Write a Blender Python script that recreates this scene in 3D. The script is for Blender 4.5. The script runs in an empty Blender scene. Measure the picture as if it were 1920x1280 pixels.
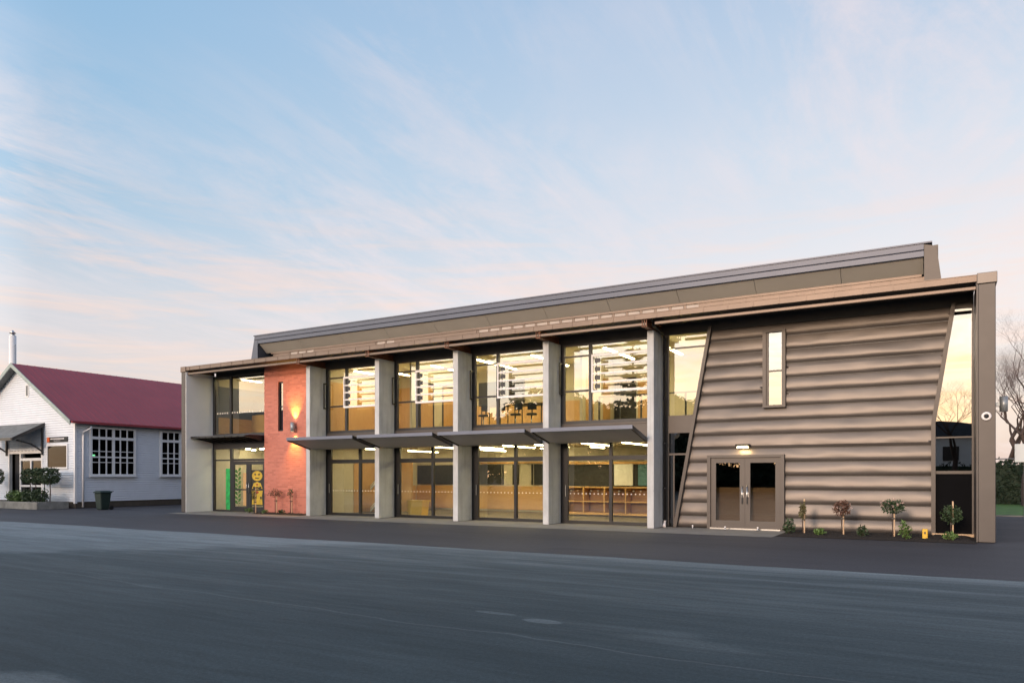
import bpy, bmesh, math, random
from mathutils import Vector, Matrix, noise
random.seed(11)
sc = bpy.context.scene
C = bpy.data.collections.new('place'); sc.collection.children.link(C)
PI = math.pi

# ------------------------------------------------------------------ mesh builder
class MB:
    def __init__(s): s.v = []; s.f = []; s.sm = []
    def add(s, vs, fs, smooth=False):
        n = len(s.v); s.v += [tuple(v) for v in vs]
        for f in fs: s.f.append(tuple(i+n for i in f)); s.sm.append(smooth)
        return s
    def box(s, x0, x1, y0, y1, z0, z1):
        vs = [(x0,y0,z0),(x1,y0,z0),(x1,y1,z0),(x0,y1,z0),(x0,y0,z1),(x1,y0,z1),(x1,y1,z1),(x0,y1,z1)]
        return s.add(vs, [(0,3,2,1),(4,5,6,7),(0,1,5,4),(1,2,6,5),(2,3,7,6),(3,0,4,7)])
    def prism(s, pts, axis, a0, a1):
        # pts: polygon in the two other axes, extruded along axis from a0 to a1
        def P(p, a):
            if axis == 'y': return (p[0], a, p[1])
            if axis == 'x': return (a, p[0], p[1])
            return (p[0], p[1], a)
        n = len(pts)
        vs = [P(p, a0) for p in pts] + [P(p, a1) for p in pts]
        fs = [tuple(range(n)), tuple(range(2*n-1, n-1, -1))]
        fs += [(i, i+n, (i+1) % n + n, (i+1) % n) for i in range(n)]
        return s.add(vs, fs)
    def tube(s, pts, radii, n=8, cap=True, smooth=True):
        if not hasattr(radii, '__len__'): radii = [radii]*len(pts)
        pts = [Vector(p) for p in pts]; vs = []; fs = []
        for i, p in enumerate(pts):
            d = (pts[min(i+1, len(pts)-1)] - pts[max(i-1, 0)]).normalized()
            a = d.orthogonal().normalized() if abs(d.z) < .99 else Vector((1,0,0))
            if abs(d.z) >= .99: a = (Vector((1,0,0)) - d*d.x).normalized()
            b = d.cross(a)
            for k in range(n):
                t = 2*PI*k/n + (PI/n)
                vs.append(p + (a*math.cos(t) + b*math.sin(t))*radii[i])
        for i in range(len(pts)-1):
            for k in range(n):
                k2 = (k+1) % n
                fs.append((i*n+k, i*n+k2, (i+1)*n+k2, (i+1)*n+k))
        s.add(vs, fs, smooth)
        if cap: s.add([], []); m = len(s.v)-len(vs); s.f.append(tuple(range(m, m+n))[::-1]); s.sm.append(False); s.f.append(tuple(range(len(s.v)-n, len(s.v)))); s.sm.append(False)
        return s
    def lathe(s, prof, c, n=24, smooth=True):
        vs = []; fs = []
        for r, z in prof:
            for k in range(n):
                t = 2*PI*k/n; vs.append((c[0]+r*math.cos(t), c[1]+r*math.sin(t), c[2]+z))
        for i in range(len(prof)-1):
            for k in range(n):
                k2 = (k+1) % n; fs.append((i*n+k, i*n+k2, (i+1)*n+k2, (i+1)*n+k))
        return s.add(vs, fs, smooth)
    def build(s, name, mat, parent=None, origin=None, bevel=0, merge=False):
        if origin is None:
            if parent is None: origin = Vector((0,0,0))
            else:
                origin = Vector((0,0,0)); q = parent
                while q is not None: origin += q.location; q = q.parent
            loc = Vector((0,0,0)) if parent else origin
        else:
            origin = Vector(origin); loc = origin
        me = bpy.data.meshes.new(name)
        me.from_pydata([Vector(v)-origin for v in s.v], [], s.f)
        me.polygons.foreach_set('use_smooth', s.sm)
        me.update()
        bm = bmesh.new(); bm.from_mesh(me)
        if merge: bmesh.ops.remove_doubles(bm, verts=bm.verts, dist=1e-4)
        bmesh.ops.recalc_face_normals(bm, faces=bm.faces)
        bm.to_mesh(me); bm.free()
        me.materials.append(mat)
        o = bpy.data.objects.new(name, me); C.objects.link(o)
        if parent: o.parent = parent
        o.location = loc
        if bevel:
            b = o.modifiers.new('bevel', 'BEVEL'); b.width = bevel; b.segments = 1; b.limit_method = 'ANGLE'
        return o

def tag(o, label=None, cat=None, group=None, kind=None):
    if label: o['label'] = label
    if cat: o['category'] = cat
    if group: o['group'] = group
    if kind: o['kind'] = kind
    return o
def thing(name, loc, label, cat, group=None):
    o = bpy.data.objects.new(name, None); o.empty_display_size = .2; C.objects.link(o); o.location = loc
    return tag(o, label, cat, group)
def copy_tree(o, parent=None, loc=None, rotz=None, scale=None):
    kids = [k for k in C.objects if k.parent == o]
    c = o.copy(); C.objects.link(c); c.parent = parent
    if loc is not None: c.location = loc
    if rotz is not None: c.rotation_euler.z = rotz
    if scale is not None: c.scale = (scale,)*3 if not hasattr(scale, '__len__') else scale
    for k in kids: copy_tree(k, c)
    return c

# ------------------------------------------------------------------ materials
class N:
    def __init__(s, m):
        m.use_nodes = True; s.t = m.node_tree; s.n = s.t.nodes; s.l = s.t.links
        for x in list(s.n): s.n.remove(x)
    def new(s, typ, **kw):
        x = s.n.new(typ)
        for k, v in kw.items():
            if k == 'inp':
                for a, b in v.items():
                    if isinstance(b, bpy.types.NodeSocket): s.l.new(b, x.inputs[a])
                    else: x.inputs[a].default_value = b
            else: setattr(x, k, v)
        return x
    def math(s, op, a, b=0.0, clamp=False):
        return s.new('ShaderNodeMath', operation=op, use_clamp=clamp, inp={0: a, 1: b}).outputs[0]
    def ramp(s, fac, stops, interp='LINEAR'):
        r = s.new('ShaderNodeValToRGB', inp={0: fac}); e = r.color_ramp; e.interpolation = interp
        while len(e.elements) < len(stops): e.elements.new(.5)
        for i, (p, c) in enumerate(stops):
            e.elements[i].position = p; e.elements[i].color = (*c, 1) if len(c) == 3 else c
        return r.outputs[0]
    def noise(s, vec, scale, detail=3, rough=.5, dist=0, out=0):
        return s.new('ShaderNodeTexNoise', inp={'Vector': vec, 'Scale': scale, 'Detail': detail, 'Roughness': rough, 'Distortion': dist}).outputs[out]
    def mapv(s, vec, scale=(1,1,1), loc=(0,0,0), rot=(0,0,0)):
        return s.new('ShaderNodeMapping', inp={0: vec, 'Scale': scale, 'Location': loc, 'Rotation': rot}).outputs[0]
    def mix(s, fac, a, b, typ='RGBA', blend='MIX'):
        m = s.new('ShaderNodeMix', data_type='RGBA', blend_type=blend)
        for i, v in ((0, fac), (6, a), (7, b)):
            if isinstance(v, bpy.types.NodeSocket): s.l.new(v, m.inputs[i])
            else: m.inputs[i].default_value = v if i == 0 else ((*v, 1) if len(v) == 3 else v)
        return m.outputs[2]
    def out(s, sh): s.new('ShaderNodeOutputMaterial', inp={0: sh})

def mat(name, col, rough=.6, metal=0, var=.15, vscale=3, bump=0, bscale=40, spec=.5, stretch=(1,1,1), col2=None):
    m = bpy.data.materials.new(name); n = N(m)
    pos = n.new('ShaderNodeNewGeometry').outputs[0]
    v = n.mapv(pos, stretch)
    f = n.noise(v, vscale, 5, .6)
    c2 = col2 or tuple(c*(1-var) for c in col); c1 = tuple(min(1, c*(1+var*.6)) for c in col)
    c = n.mix(n.ramp(f, [(.3, (0,0,0)), (.7, (1,1,1))]), c2, c1)
    inp = {'Base Color': c, 'Roughness': rough, 'Metallic': metal, 'Specular IOR Level': spec}
    if bump:
        b = n.new('ShaderNodeBump', inp={'Strength': bump, 'Distance': .01, 'Height': n.noise(v, bscale, 4)})
        inp['Normal'] = b.outputs[0]
    n.out(n.new('ShaderNodeBsdfPrincipled', inp=inp).outputs[0])
    return m
def emat(name, col, st):
    m = bpy.data.materials.new(name); n = N(m)
    n.out(n.new('ShaderNodeEmission', inp={0: (*col, 1), 1: st}).outputs[0]); return m
def glassmat(name, base=.2, tint=(.86,.9,.86), rough=0.0, wob=.0):
    m = bpy.data.materials.new(name); n = N(m)
    fr = n.new('ShaderNodeFresnel', inp={'IOR': 1.45}).outputs[0]
    bf = n.new('ShaderNodeNewGeometry').outputs['Backfacing']
    fac = n.math('MULTIPLY', n.math('ADD', base, n.math('MULTIPLY', fr, .9), True), n.math('SUBTRACT', 1.0, bf), True)
    inp = {'Color': (.95,.95,.95,1), 'Roughness': rough}
    if wob:
        pos = n.new('ShaderNodeNewGeometry').outputs[0]
        inp['Normal'] = n.new('ShaderNodeBump', inp={'Strength': wob, 'Distance': .02, 'Height': n.noise(pos, .9, 1)}).outputs[0]
    g = n.new('ShaderNodeBsdfGlossy', inp=inp).outputs[0]
    t = n.new('ShaderNodeBsdfTransparent', inp={0: (*tint, 1)}).outputs[0]
    n.out(n.new('ShaderNodeMixShader', inp={0: fac, 1: t, 2: g}).outputs[0]); return m

M = {}
M['bronze'] = mat('bronze_coated_steel', (.130,.112,.100), .42, .38, .05, .8, .05, 60)
M['bronze_trim'] = mat('bronze_flashing', (.090,.078,.070), .5, .3, .08, 2)
M['roof_metal'] = mat('roof_fascia_steel', (.085,.095,.125), .45, .4, .08, 1)
M['tan_trim'] = mat('copper_tan_steel', (.175,.127,.098), .45, .3, .12, 2)
M['soffit_high'] = mat('olive_grey_soffit_sheet', (.36,.34,.30), .7, 0, .06, .8)
M['soffit'] = mat('dark_soffit', (.05,.048,.047), .7, 0, .1)
M['redsteel'] = mat('red_oxide_steel', (.20,.075,.035), .6, 0, .3, 8)
M['black'] = mat('black_aluminium', (.012,.012,.013), .4, 0, .1)
M['pale_pane'] = mat('painted_sky_reflection_pane', (.42,.36,.32), .5)  # pale colour stands for pinkish sky mirrored in the clerestory glass
M['grey_wall'] = mat('grey_wall_lining', (.10,.105,.12), .8)
M['matte'] = mat('matte_black_panel', (.006,.006,.007), .9, 0, .1, spec=.08)
M['char'] = mat('charcoal_aluminium', (.035,.034,.035), .4, .2, .1)
M['awning'] = mat('awning_steel', (.15,.165,.21), .5, .3, .1, 1)
M['awning_under'] = mat('awning_soffit', (.42,.41,.39), .6, 0, .08, 1)
M['white'] = mat('white_powdercoat', (.78,.74,.73), .4, 0, .05)
M['cream'] = mat('cream_lining_sheet', (.84,.85,.83), .6, 0, .06, 1)
M['plaster'] = mat('warm_plaster', (.60,.54,.42), .8, 0, .06)
M['ceil'] = mat('ceiling_tile', (.72,.66,.5), .9, 0, .05)
M['floor_in'] = mat('brown_carpet', (.15,.12,.075), .95, 0, .2, 10)
M['dark_in'] = mat('dark_pinboard', (.035,.035,.038), .8, 0, .2)
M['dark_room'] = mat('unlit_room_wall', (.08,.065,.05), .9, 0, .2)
M['steel'] = mat('brushed_steel', (.6,.6,.6), .25, 1, .05)
M['strip'] = emat('lit_tube', (1,.76,.40), 52)
M['strip_up'] = emat('lit_tube_upper', (1,.76,.40), 52)
M['down'] = emat('lit_downlight', (1,.80,.5), 140)
M['lamp'] = emat('lit_lamp_lens', (1,.72,.36), 30)
M['glass'] = glassmat('window_glass', .17, wob=.03)
M['glass_up'] = glassmat('upper_window_glass', .15, wob=.035)
M['glass_dark'] = glassmat('tinted_glass', .22, (.25,.25,.24), wob=.03)
M['glass_door'] = glassmat('door_glass', .10, (.6,.6,.6), wob=.03)
M['glass_old'] = glassmat('old_pane_glass', -.025, (.5,.5,.5))

def concrete():
    m = bpy.data.materials.new('precast_concrete'); n = N(m)
    pos = n.new('ShaderNodeNewGeometry').outputs[0]
    a = n.noise(pos, 1.3, 5, .6); b = n.noise(n.mapv(pos, (6,6,.6)), 1.0, 3); c = n.noise(pos, 45, 3)
    col = n.ramp(a, [(.25, (.41,.42,.425)), (.55, (.53,.54,.545)), (.8, (.62,.63,.63))])
    col = n.mix(n.math('MULTIPLY', n.ramp(b, [(.5, (0,0,0)), (.75, (1,1,1))]), .45), col, (.27,.265,.25))
    pit = n.ramp(n.noise(pos, 22, 1), [(.70, (0,0,0)), (.76, (1,1,1))])
    col = n.mix(n.math('MULTIPLY', pit, .35), col, (.2,.195,.19))
    bp = n.new('ShaderNodeBump', inp={'Strength': .2, 'Distance': .01, 'Height': c})
    n.out(n.new('ShaderNodeBsdfPrincipled', inp={'Base Color': col, 'Roughness': .85, 'Normal': bp.outputs[0]}).outputs[0]); return m
M['concrete'] = concrete()
def brick():
    m = bpy.data.materials.new('painted_brick'); n = N(m)
    pos = n.new('ShaderNodeNewGeometry').outputs[0]
    sp = n.new('ShaderNodeSeparateXYZ', inp={0: pos})
    v = n.new('ShaderNodeCombineXYZ', inp={0: sp.outputs[0], 1: sp.outputs[2], 2: 0.0}).outputs[0]
    b = n.new('ShaderNodeTexBrick', inp={'Vector': v, 'Scale': 1, 'Mortar Size': .006, 'Brick Width': .24, 'Row Height': .086,
        'Color1': (.58,.20,.14,1), 'Color2': (.42,.13,.09,1), 'Mortar': (.46,.22,.17,1), 'Mortar Smooth': .2, 'Bias': -.2})
    col = n.mix(n.ramp(n.noise(pos, 2.2, 4), [(.35, (0,0,0)), (.8, (.5,.5,.5))]), b.outputs[0], (.62,.22,.15))
    bp = n.new('ShaderNodeBump', inp={'Strength': .7, 'Distance': .008, 'Height': n.math('SUBTRACT', n.math('MULTIPLY', n.noise(pos, 60, 3), .3), b.outputs[1])})
    n.out(n.new('ShaderNodeBsdfPrincipled', inp={'Base Color': col, 'Roughness': .8, 'Normal': bp.outputs[0]}).outputs[0]); return m
M['brick'] = brick()
def wood(name, c1, c2, vert=False):
    m = bpy.data.materials.new(name); n = N(m)
    pos = n.new('ShaderNodeNewGeometry').outputs[0]
    st = (14,14,1.2) if vert else (1.2,1.2,14)
    g = n.noise(n.mapv(pos, st), 1.6, 5, .6, 1.2)
    col = n.ramp(g, [(.3, c2), (.65, c1)])
    n.out(n.new('ShaderNodeBsdfPrincipled', inp={'Base Color': col, 'Roughness': .5}).outputs[0]); return m
M['ply'] = wood('plywood', (.62,.37,.14), (.50,.27,.09))
M['ply_v'] = wood('plywood_upright', (.62,.38,.16), (.50,.28,.10), True)
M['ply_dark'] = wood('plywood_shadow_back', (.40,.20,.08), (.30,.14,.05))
M['stake'] = wood('pine_stake', (.60,.42,.26), (.48,.32,.18), True)
M['boards'] = mat('white_weatherboard', (.67,.71,.76), .6, 0, .05, 2)
M['housetrim'] = mat('white_house_trim', (.76,.76,.76), .5, 0, .04)
M['barge'] = mat('grey_green_barge', (.30,.36,.34), .6)
M['redroof'] = mat('maroon_roof_iron', (.27,.036,.043), .5, .0, .12, .7)
M['greyroof'] = mat('weathered_grey_roof', (.17,.18,.18), .8, 0, .35, 3)
M['flue'] = mat('galvanised_flue', (.82,.82,.80), .45, .25, .05)
M['bin'] = mat('dark_green_plastic', (.018,.035,.028), .5, 0, .1)
M['soil'] = mat('dark_bark_mulch', (.02,.015,.012), .95, 0, .6, 30, .8, 60)
M['leaf'] = mat('dark_leaf', (.035,.065,.022), .55, 0, .5, 9)
M['leaf2'] = mat('bright_leaf', (.10,.17,.04), .55, 0, .5, 9)
M['leaf_olive'] = mat('olive_leaf', (.11,.10,.035), .55, 0, .5, 12)
M['leaf_red'] = mat('bronze_leaf', (.13,.06,.035), .55, 0, .5, 12)
M['petal'] = mat('pale_blossom', (.6,.42,.36), .6, 0, .2, 12)
M['hedge'] = mat('hedge_leaf', (.028,.05,.025), .7, 0, .5, 4)
M['bark'] = mat('grey_brown_bark', (.075,.05,.04), .9, 0, .3, 12)
M['twig'] = mat('reddish_twig', (.095,.048,.040), .9, 0, .3, 12)
M['grass'] = mat('mown_grass', (.085,.17,.03), .9, 0, .5, 2, .5, 30)
M['field'] = mat('dull_ground', (.06,.065,.05), .95, 0, .4, .2)
M['path'] = mat('concrete_paving', (.235,.225,.205), .85, 0, .2, 1.4, .15, 60)
M['planter'] = mat('old_concrete_planter', (.26,.25,.22), .85, 0, .35, 3)
M['yellow'] = mat('yellow_plastic', (.75,.45,.03), .5, 0, .05)
M['hall_wall'] = mat('reflected_hall_wall', (.25,.24,.23), .8)
M['hall_roof'] = mat('reflected_hall_roof', (.07,.085,.11), .6)
M['board'] = mat('white_sign_board', (.78,.84,.84), .5, 0, .03)
M['orange'] = mat('orange_square', (.65,.12,.03), .5)
M['green_decal'] = mat('green_film', (.02,.42,.10), .5, 0, .5, 5)
M['yel_decal'] = mat('mustard_film', (.60,.40,.03), .5, 0, .25, 9)
M['black_decal'] = mat('black_film', (.015,.015,.012), .5)
M['red_decal'] = mat('red_film', (.35,.05,.02), .5)
M['green_leaf_decal'] = mat('leaf_green_film', (.05,.16,.03), .5, 0, .4, 8)
M['white_decal'] = mat('frosted_dot_film', (.85,.82,.72), .6)
M['grey_light'] = mat('grey_fitting', (.32,.35,.37), .4, .4)

def asphalt(name, old):
    m = bpy.data.materials.new(name); n = N(m)
    pos = n.new('ShaderNodeNewGeometry').outputs[0]
    sp = n.new('ShaderNodeSeparateXYZ', inp={0: pos})
    x, y = sp.outputs[0], sp.outputs[1]
    fine = n.noise(pos, 26, 4, .75); grit = n.noise(pos, 90, 2, .8)
    big = n.noise(n.mapv(pos, (.10,.34,1)), 1.0, 5, .6, .6)
    streak = n.noise(n.mapv(pos, (.16,1.9,1), rot=(0,0,.05)), 1.0, 6, .68, .9)
    fstreak = n.noise(n.mapv(pos, (.7,7,1), rot=(0,0,.05)), 1.0, 5, .7, .5)
    if old:
        base = n.ramp(big, [(.3, (.022,.036,.042)), (.7, (.039,.057,.064))])
        # pale dust and silt lying against the joint with the newer apron, thinning away from it
        d = n.math('SUBTRACT', -8.0, y)
        near = n.math('SUBTRACT', 1.0, n.math('DIVIDE', d, 9.5), True)
        left = n.math('ADD', .55, n.math('MULTIPLY', n.math('MULTIPLY', x, -.05), 1.0, True), True)
        edge = n.math('SUBTRACT', 1.0, n.math('DIVIDE', d, 1.1), True)
        s = n.ramp(streak, [(.44, (0,0,0)), (.66, (1,1,1))])
        dust = n.math('ADD', n.math('MULTIPLY', n.math('MULTIPLY', n.math('POWER', near, 1.5), left), n.math('ADD', .42, n.math('MULTIPLY', s, .75))), n.math('MULTIPLY', edge, .42), True)
        patch = n.ramp(n.noise(n.mapv(pos, (.22,.75,1), (3.1,.4,0)), 1.0, 3, .5), [(.66, (0,0,0)), (.71, (1,1,1))])
        dust = n.math('ADD', dust, n.math('MULTIPLY', patch, .13), True)
        yb = n.math('ADD', n.math('ADD', n.math('MULTIPLY', x, .95), -5.3), n.math('MULTIPLY', n.math('SUBTRACT', n.noise(n.mapv(pos, (.5,1.6,1)), 1.0, 4), .5), 3.2))
        worn = n.math('MULTIPLY', n.math('SUBTRACT', y, yb), .9, True)
        worn = n.math('MULTIPLY', n.math('SUBTRACT', 1.0, n.math('MULTIPLY', worn, 1.0)), 1.0, True) if 0 else worn
        inx = n.math('MULTIPLY', n.math('SUBTRACT', -2.6, x), .8, True)
        dust = n.math('ADD', dust, n.math('MULTIPLY', n.math('MULTIPLY', worn, inx), .40), True)
        # one bleached spill patch and the smudge in the near left corner
        def blob(cx, cy, rx, ry, soft):
            dx = n.math('DIVIDE', n.math('SUBTRACT', x, cx), rx); dy = n.math('DIVIDE', n.math('SUBTRACT', y, cy), ry)
            r = n.math('ADD', n.math('MULTIPLY', dx, dx), n.math('MULTIPLY', dy, dy))
            r = n.math('ADD', r, n.math('MULTIPLY', n.math('SUBTRACT', n.noise(pos, 1.6, 3), .5), 1.0))
            return n.math('MULTIPLY', n.math('SUBTRACT', 1.0, r, True), soft, True)
        dust = n.math('ADD', dust, n.math('MULTIPLY', blob(3.95, -14.36, .26, .11, 3), .36), True)
        dust = n.math('ADD', dust, n.math('MULTIPLY', blob(3.25, -14.20, .30, .07, 4), .25), True)
        dust = n.math('ADD', dust, n.math('MULTIPLY', blob(1.7, -18.75, 1.1, .5, 2), .35), True)
        col = n.mix(dust, base, (.20,.232,.24))
        # hairline seams in the old surface
        for (sl, off, w, k) in ((-.045, -15.0, .03, .45), (.03, -12.1, .02, .3), (-.02, -10.4, .02, .25)):
            dd = n.math('ABSOLUTE', n.math('SUBTRACT', n.math('ADD', y, n.math('MULTIPLY', n.math('SUBTRACT', n.noise(pos, .6, 3), .5), .5)), n.math('ADD', off, n.math('MULTIPLY', x, sl))))
            ln = n.math('SUBTRACT', 1.0, n.math('DIVIDE', dd, w), True)
            col = n.mix(n.math('MULTIPLY', ln, k), col, (.13,.15,.16))
        col = n.mix(1.0, col, n.ramp(fstreak, [(.3, (.80,.80,.80)), (.7, (1.24,1.24,1.24))]), blend='MULTIPLY')
        rough = .82
    else:
        base = n.ramp(big, [(.3, (.046,.046,.051)), (.7, (.070,.070,.077))])
        s = n.ramp(streak, [(.5, (0,0,0)), (.8, (1,1,1))])
        col = n.mix(n.math('MULTIPLY', s, .25), base, (.10,.095,.105))
        dark = n.ramp(n.noise(n.mapv(pos, (.35,.8,1), (1.2,5.3,0)), 1.0, 2), [(.64, (0,0,0)), (.74, (1,1,1))])
        col = n.mix(n.math('MULTIPLY', dark, .5), col, (.035,.035,.042))
        rough = .72
    g = n.ramp(fine, [(.3, (.70,.70,.70)), (.7, (1.28,1.28,1.28))])
    col = n.mix(1.0, col, g, blend='MULTIPLY')
    g2 = n.ramp(grit, [(.35, (.74,.74,.74)), (.72, (1.35,1.35,1.35))])
    col = n.mix(1.0, col, g2, blend='MULTIPLY')
    bp = n.new('ShaderNodeBump', inp={'Strength': .35, 'Distance': .006, 'Height': n.noise(pos, 120, 3, .7)})
    n.out(n.new('ShaderNodeBsdfPrincipled', inp={'Base Color': col, 'Roughness': rough, 'Specular IOR Level': .3, 'Normal': bp.outputs[0]}).outputs[0])
    return m
M['asphalt_old'] = asphalt('old_asphalt', True); M['asphalt_new'] = asphalt('new_asphalt', False)

# ------------------------------------------------------------------ sky, sun, camera
def world():
    w = bpy.data.worlds.new('World'); sc.world = w; n = N(w)
    d = n.new('ShaderNodeTexCoord').outputs['Generated']
    sp = n.new('ShaderNodeSeparateXYZ', inp={0: d}); x, y, z = sp.outputs
    # side of the sky the sun went down on: behind the camera
    hd = n.math('ADD', n.math('MULTIPLY', x, -.30), n.math('MULTIPLY', y, -.954))
    wm = n.ramp(n.math('ADD', n.math('MULTIPLY', hd, .5), .5), [(.42, (0,0,0)), (.62, (.35,)*3), (.95, (1,1,1))])
    # toward the camera's right the sky is paler
    rt = n.math('ADD', n.math('MULTIPLY', x, .35), n.math('MULTIPLY', y, .93))
    rtm = n.ramp(n.math('ADD', n.math('MULTIPLY', rt, .5), .5), [(.58, (0,0,0)), (.98, (1,1,1))])
    front = n.ramp(z, [(0, (.50,.52,.60)), (.055, (.52,.56,.67)), (.12, (.72,.64,.66)), (.21, (.62,.64,.71)), (.32, (.38,.56,.74)), (.50, (.30,.50,.73)), (.8, (.22,.38,.64)), (1, (.20,.34,.60))])
    frontr = n.ramp(z, [(0, (.76,.60,.58)), (.12, (.88,.76,.74)), (.25, (.84,.78,.80)), (.38, (.70,.73,.81)), (.55, (.50,.59,.75)), (.8, (.26,.42,.66)), (1, (.20,.34,.60))])
    fr = n.mix(rtm, front, frontr)
    back = n.ramp(z, [(0, (3.6,2.2,1.15)), (.06, (4.3,3.15,2.1)), (.11, (4.3,3.8,3.1)), (.17, (4.1,4.3,4.3)), (.28, (2.5,2.8,3.2)), (.45, (1.0,1.4,2.0)), (.7, (.40,.60,.95)), (1, (.20,.34,.60))])
    col = n.mix(wm, fr, back)
    # the quarter to the camera's right, away from the afterglow, is a deeper blue
    dim = n.ramp(x, [(.12, (1,1,1)), (.6, (.42,.52,.68))])
    col = n.mix(1.0, col, dim, blend='MULTIPLY')
    # thin cirrus on a high layer, in real perspective
    zz = n.math('ADD', n.math('MAXIMUM', z, 0.0), .10)
    u = n.math('DIVIDE', x, zz); v = n.math('DIVIDE', y, zz)
    pv = n.new('ShaderNodeCombineXYZ', inp={0: u, 1: v, 2: 0.0}).outputs[0]
    a = n.noise(n.mapv(pv, (3.4,1.1,1), (1.3,.2,0), (0,0,.62)), 1.0, 9, .66, .8)
    b = n.noise(n.mapv(pv, (.45,.45,1), (4.4,2.2,0)), 1.0, 3, .5, .3)
    fine = n.noise(n.mapv(pv, (9,5,1), (0,3,0), (0,0,.5)), 1.0, 6, .7, .4)
    a = n.math('ADD', a, n.math('MULTIPLY', n.math('SUBTRACT', fine, .5), .34))
    cl = n.math('MULTIPLY', n.ramp(a, [(.42, (0,0,0)), (.64, (1,1,1))]), n.ramp(b, [(.36, (0,0,0)), (.56, (1,1,1))]))
    low = n.noise(n.mapv(d, (1.6,1.6,17), (.3,.1,.9)), 2.1, 8, .64, .6)
    lowm = n.math('MULTIPLY', n.ramp(low, [(.46, (0,0,0)), (.62, (1,1,1))]), n.ramp(z, [(.03, (0,0,0)), (.10, (1,1,1)), (.24, (.8,.8,.8)), (.36, (0,0,0))]))
    ccol = n.mix(wm, (.86,.74,.76), (4.6,3.7,2.7))
    lcol = n.mix(wm, (.98,.70,.60), (5.2,3.4,1.7))
    col = n.mix(n.math('MULTIPLY', cl, .70), col, ccol)
    col = n.mix(n.math('MULTIPLY', lowm, .62), col, lcol)
    sky = n.new('ShaderNodeTexSky', sky_type='NISHITA', sun_disc=False, sun_elevation=math.radians(4), sun_rotation=math.radians(185))
    b1 = n.new('ShaderNodeBackground', inp={0: col, 1: .94})
    b2 = n.new('ShaderNodeBackground', inp={0: sky.outputs[0], 1: .05})
    s = n.new('ShaderNodeAddShader', inp={0: b1.outputs[0], 1: b2.outputs[0]})
    n.new('ShaderNodeOutputWorld', inp={0: s.outputs[0]})
world()
sun = bpy.data.lights.new('sun', 'SUN'); sun.energy = 2.1; sun.angle = math.radians(8); sun.color = (1,.72,.52)
so = bpy.data.objects.new('sun', sun); C.objects.link(so)
so.rotation_euler = Vector((.087,.996,-.20)).to_track_quat('-Z', 'Y').to_euler()
cam = bpy.data.cameras.new('camera'); cam.sensor_width = 36; cam.lens = 1380.7/1920*36; cam.shift_y = 253/1920; cam.clip_end = 3000
co = bpy.data.objects.new('camera', cam); C.objects.link(co); co.location = (7.736,-21.538,1.59)
co.rotation_euler = (PI/2, 0, math.radians(30.15)); sc.camera = co
vs = sc.view_settings; vs.view_transform = 'Standard'; vs.look = 'None'; vs.exposure = 0; vs.gamma = 1
sc.cycles.max_bounces = 8; sc.cycles.transparent_max_bounces = 12; sc.cycles.sample_clamp_indirect = 6; sc.cycles.caustics_reflective = False

# ------------------------------------------------------------------ ground
def sheet(name, x0, x1, y0, y1, z, m, wob=0):
    b = MB()
    if not wob: b.add([(x0,y0,z),(x1,y0,z),(x1,y1,z),(x0,y1,z)], [(0,1,2,3)])
    else:
        n = 240
        for i in range(n+1):
            x = x0+(x1-x0)*i/n
            o = wob*(noise.noise((x*.35, 3.3, 0))*1.0 + .25*noise.noise((x*2.1, 7, 0)) + .1*noise.noise((x*7, 1, 0)))
            b.v += [(x, y0+o, z), (x, y1, z)]
        for i in range(n): b.f.append((2*i, 2*i+2, 2*i+3, 2*i+1)); b.sm.append(False)
    return tag(b.build(name, m), kind='structure')
sheet('ground', -900, 900, -900, 900, -.004, M['field'])
sheet('playground_asphalt', -70, 60, -44, 16, 0, M['asphalt_old'])
sheet('asphalt_apron', -60, 40, -8, 13.6, .004, M['asphalt_new'], .12)
sheet('paving_strip', -21.1, 3.95, -1.55, 1.6, .010, M['path'])
sheet('grass_verge', 6, 60, 13.8, 60, .012, M['grass'])
tag(MB().box(8.9, 50, 13.6, 13.8, 0, .05).build('kerb', M['path']), kind='structure')
def bed(name, x0, x1, y0, y1):
    b = MB(); nx = int((x1-x0)/.06); ny = max(3, int((y1-y0)/.06))
    for j in range(ny+1):
        for i in range(nx+1):
            e = min(1, j/2.5, (ny-j)/1.5 if j > ny-2 else 1, i/3, (nx-i)/3)
            x = x0+(x1-x0)*i/nx; y = y0+(y1-y0)*j/ny + (.05*noise.noise((x*3, 0, 5)) if j == 0 else 0)
            b.v.append((x, y, .012+e*(.05+.035*noise.noise((x*9, y*9, 0))+random.uniform(-.012,.012))))
    for j in range(ny):
        for i in range(nx):
            q = j*(nx+1)+i; b.f.append((q, q+1, q+nx+2, q+nx+1)); b.sm.append(False)
    return tag(b.build(name, M['soil']), kind='structure')
bed('garden_bed', 3.95, 8.50, -1.12, .96)
bed('brick_wall_bed', -17.5, -14.6, -.1, .58)

# ------------------------------------------------------------------ the school building
B = thing('school_building', (-6.3, 0, 0), 'long two storey school block with bronze metal cladding, concrete fins and lit rooms', 'school building')
FX0, FX1 = -21.44, 8.90
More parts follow.
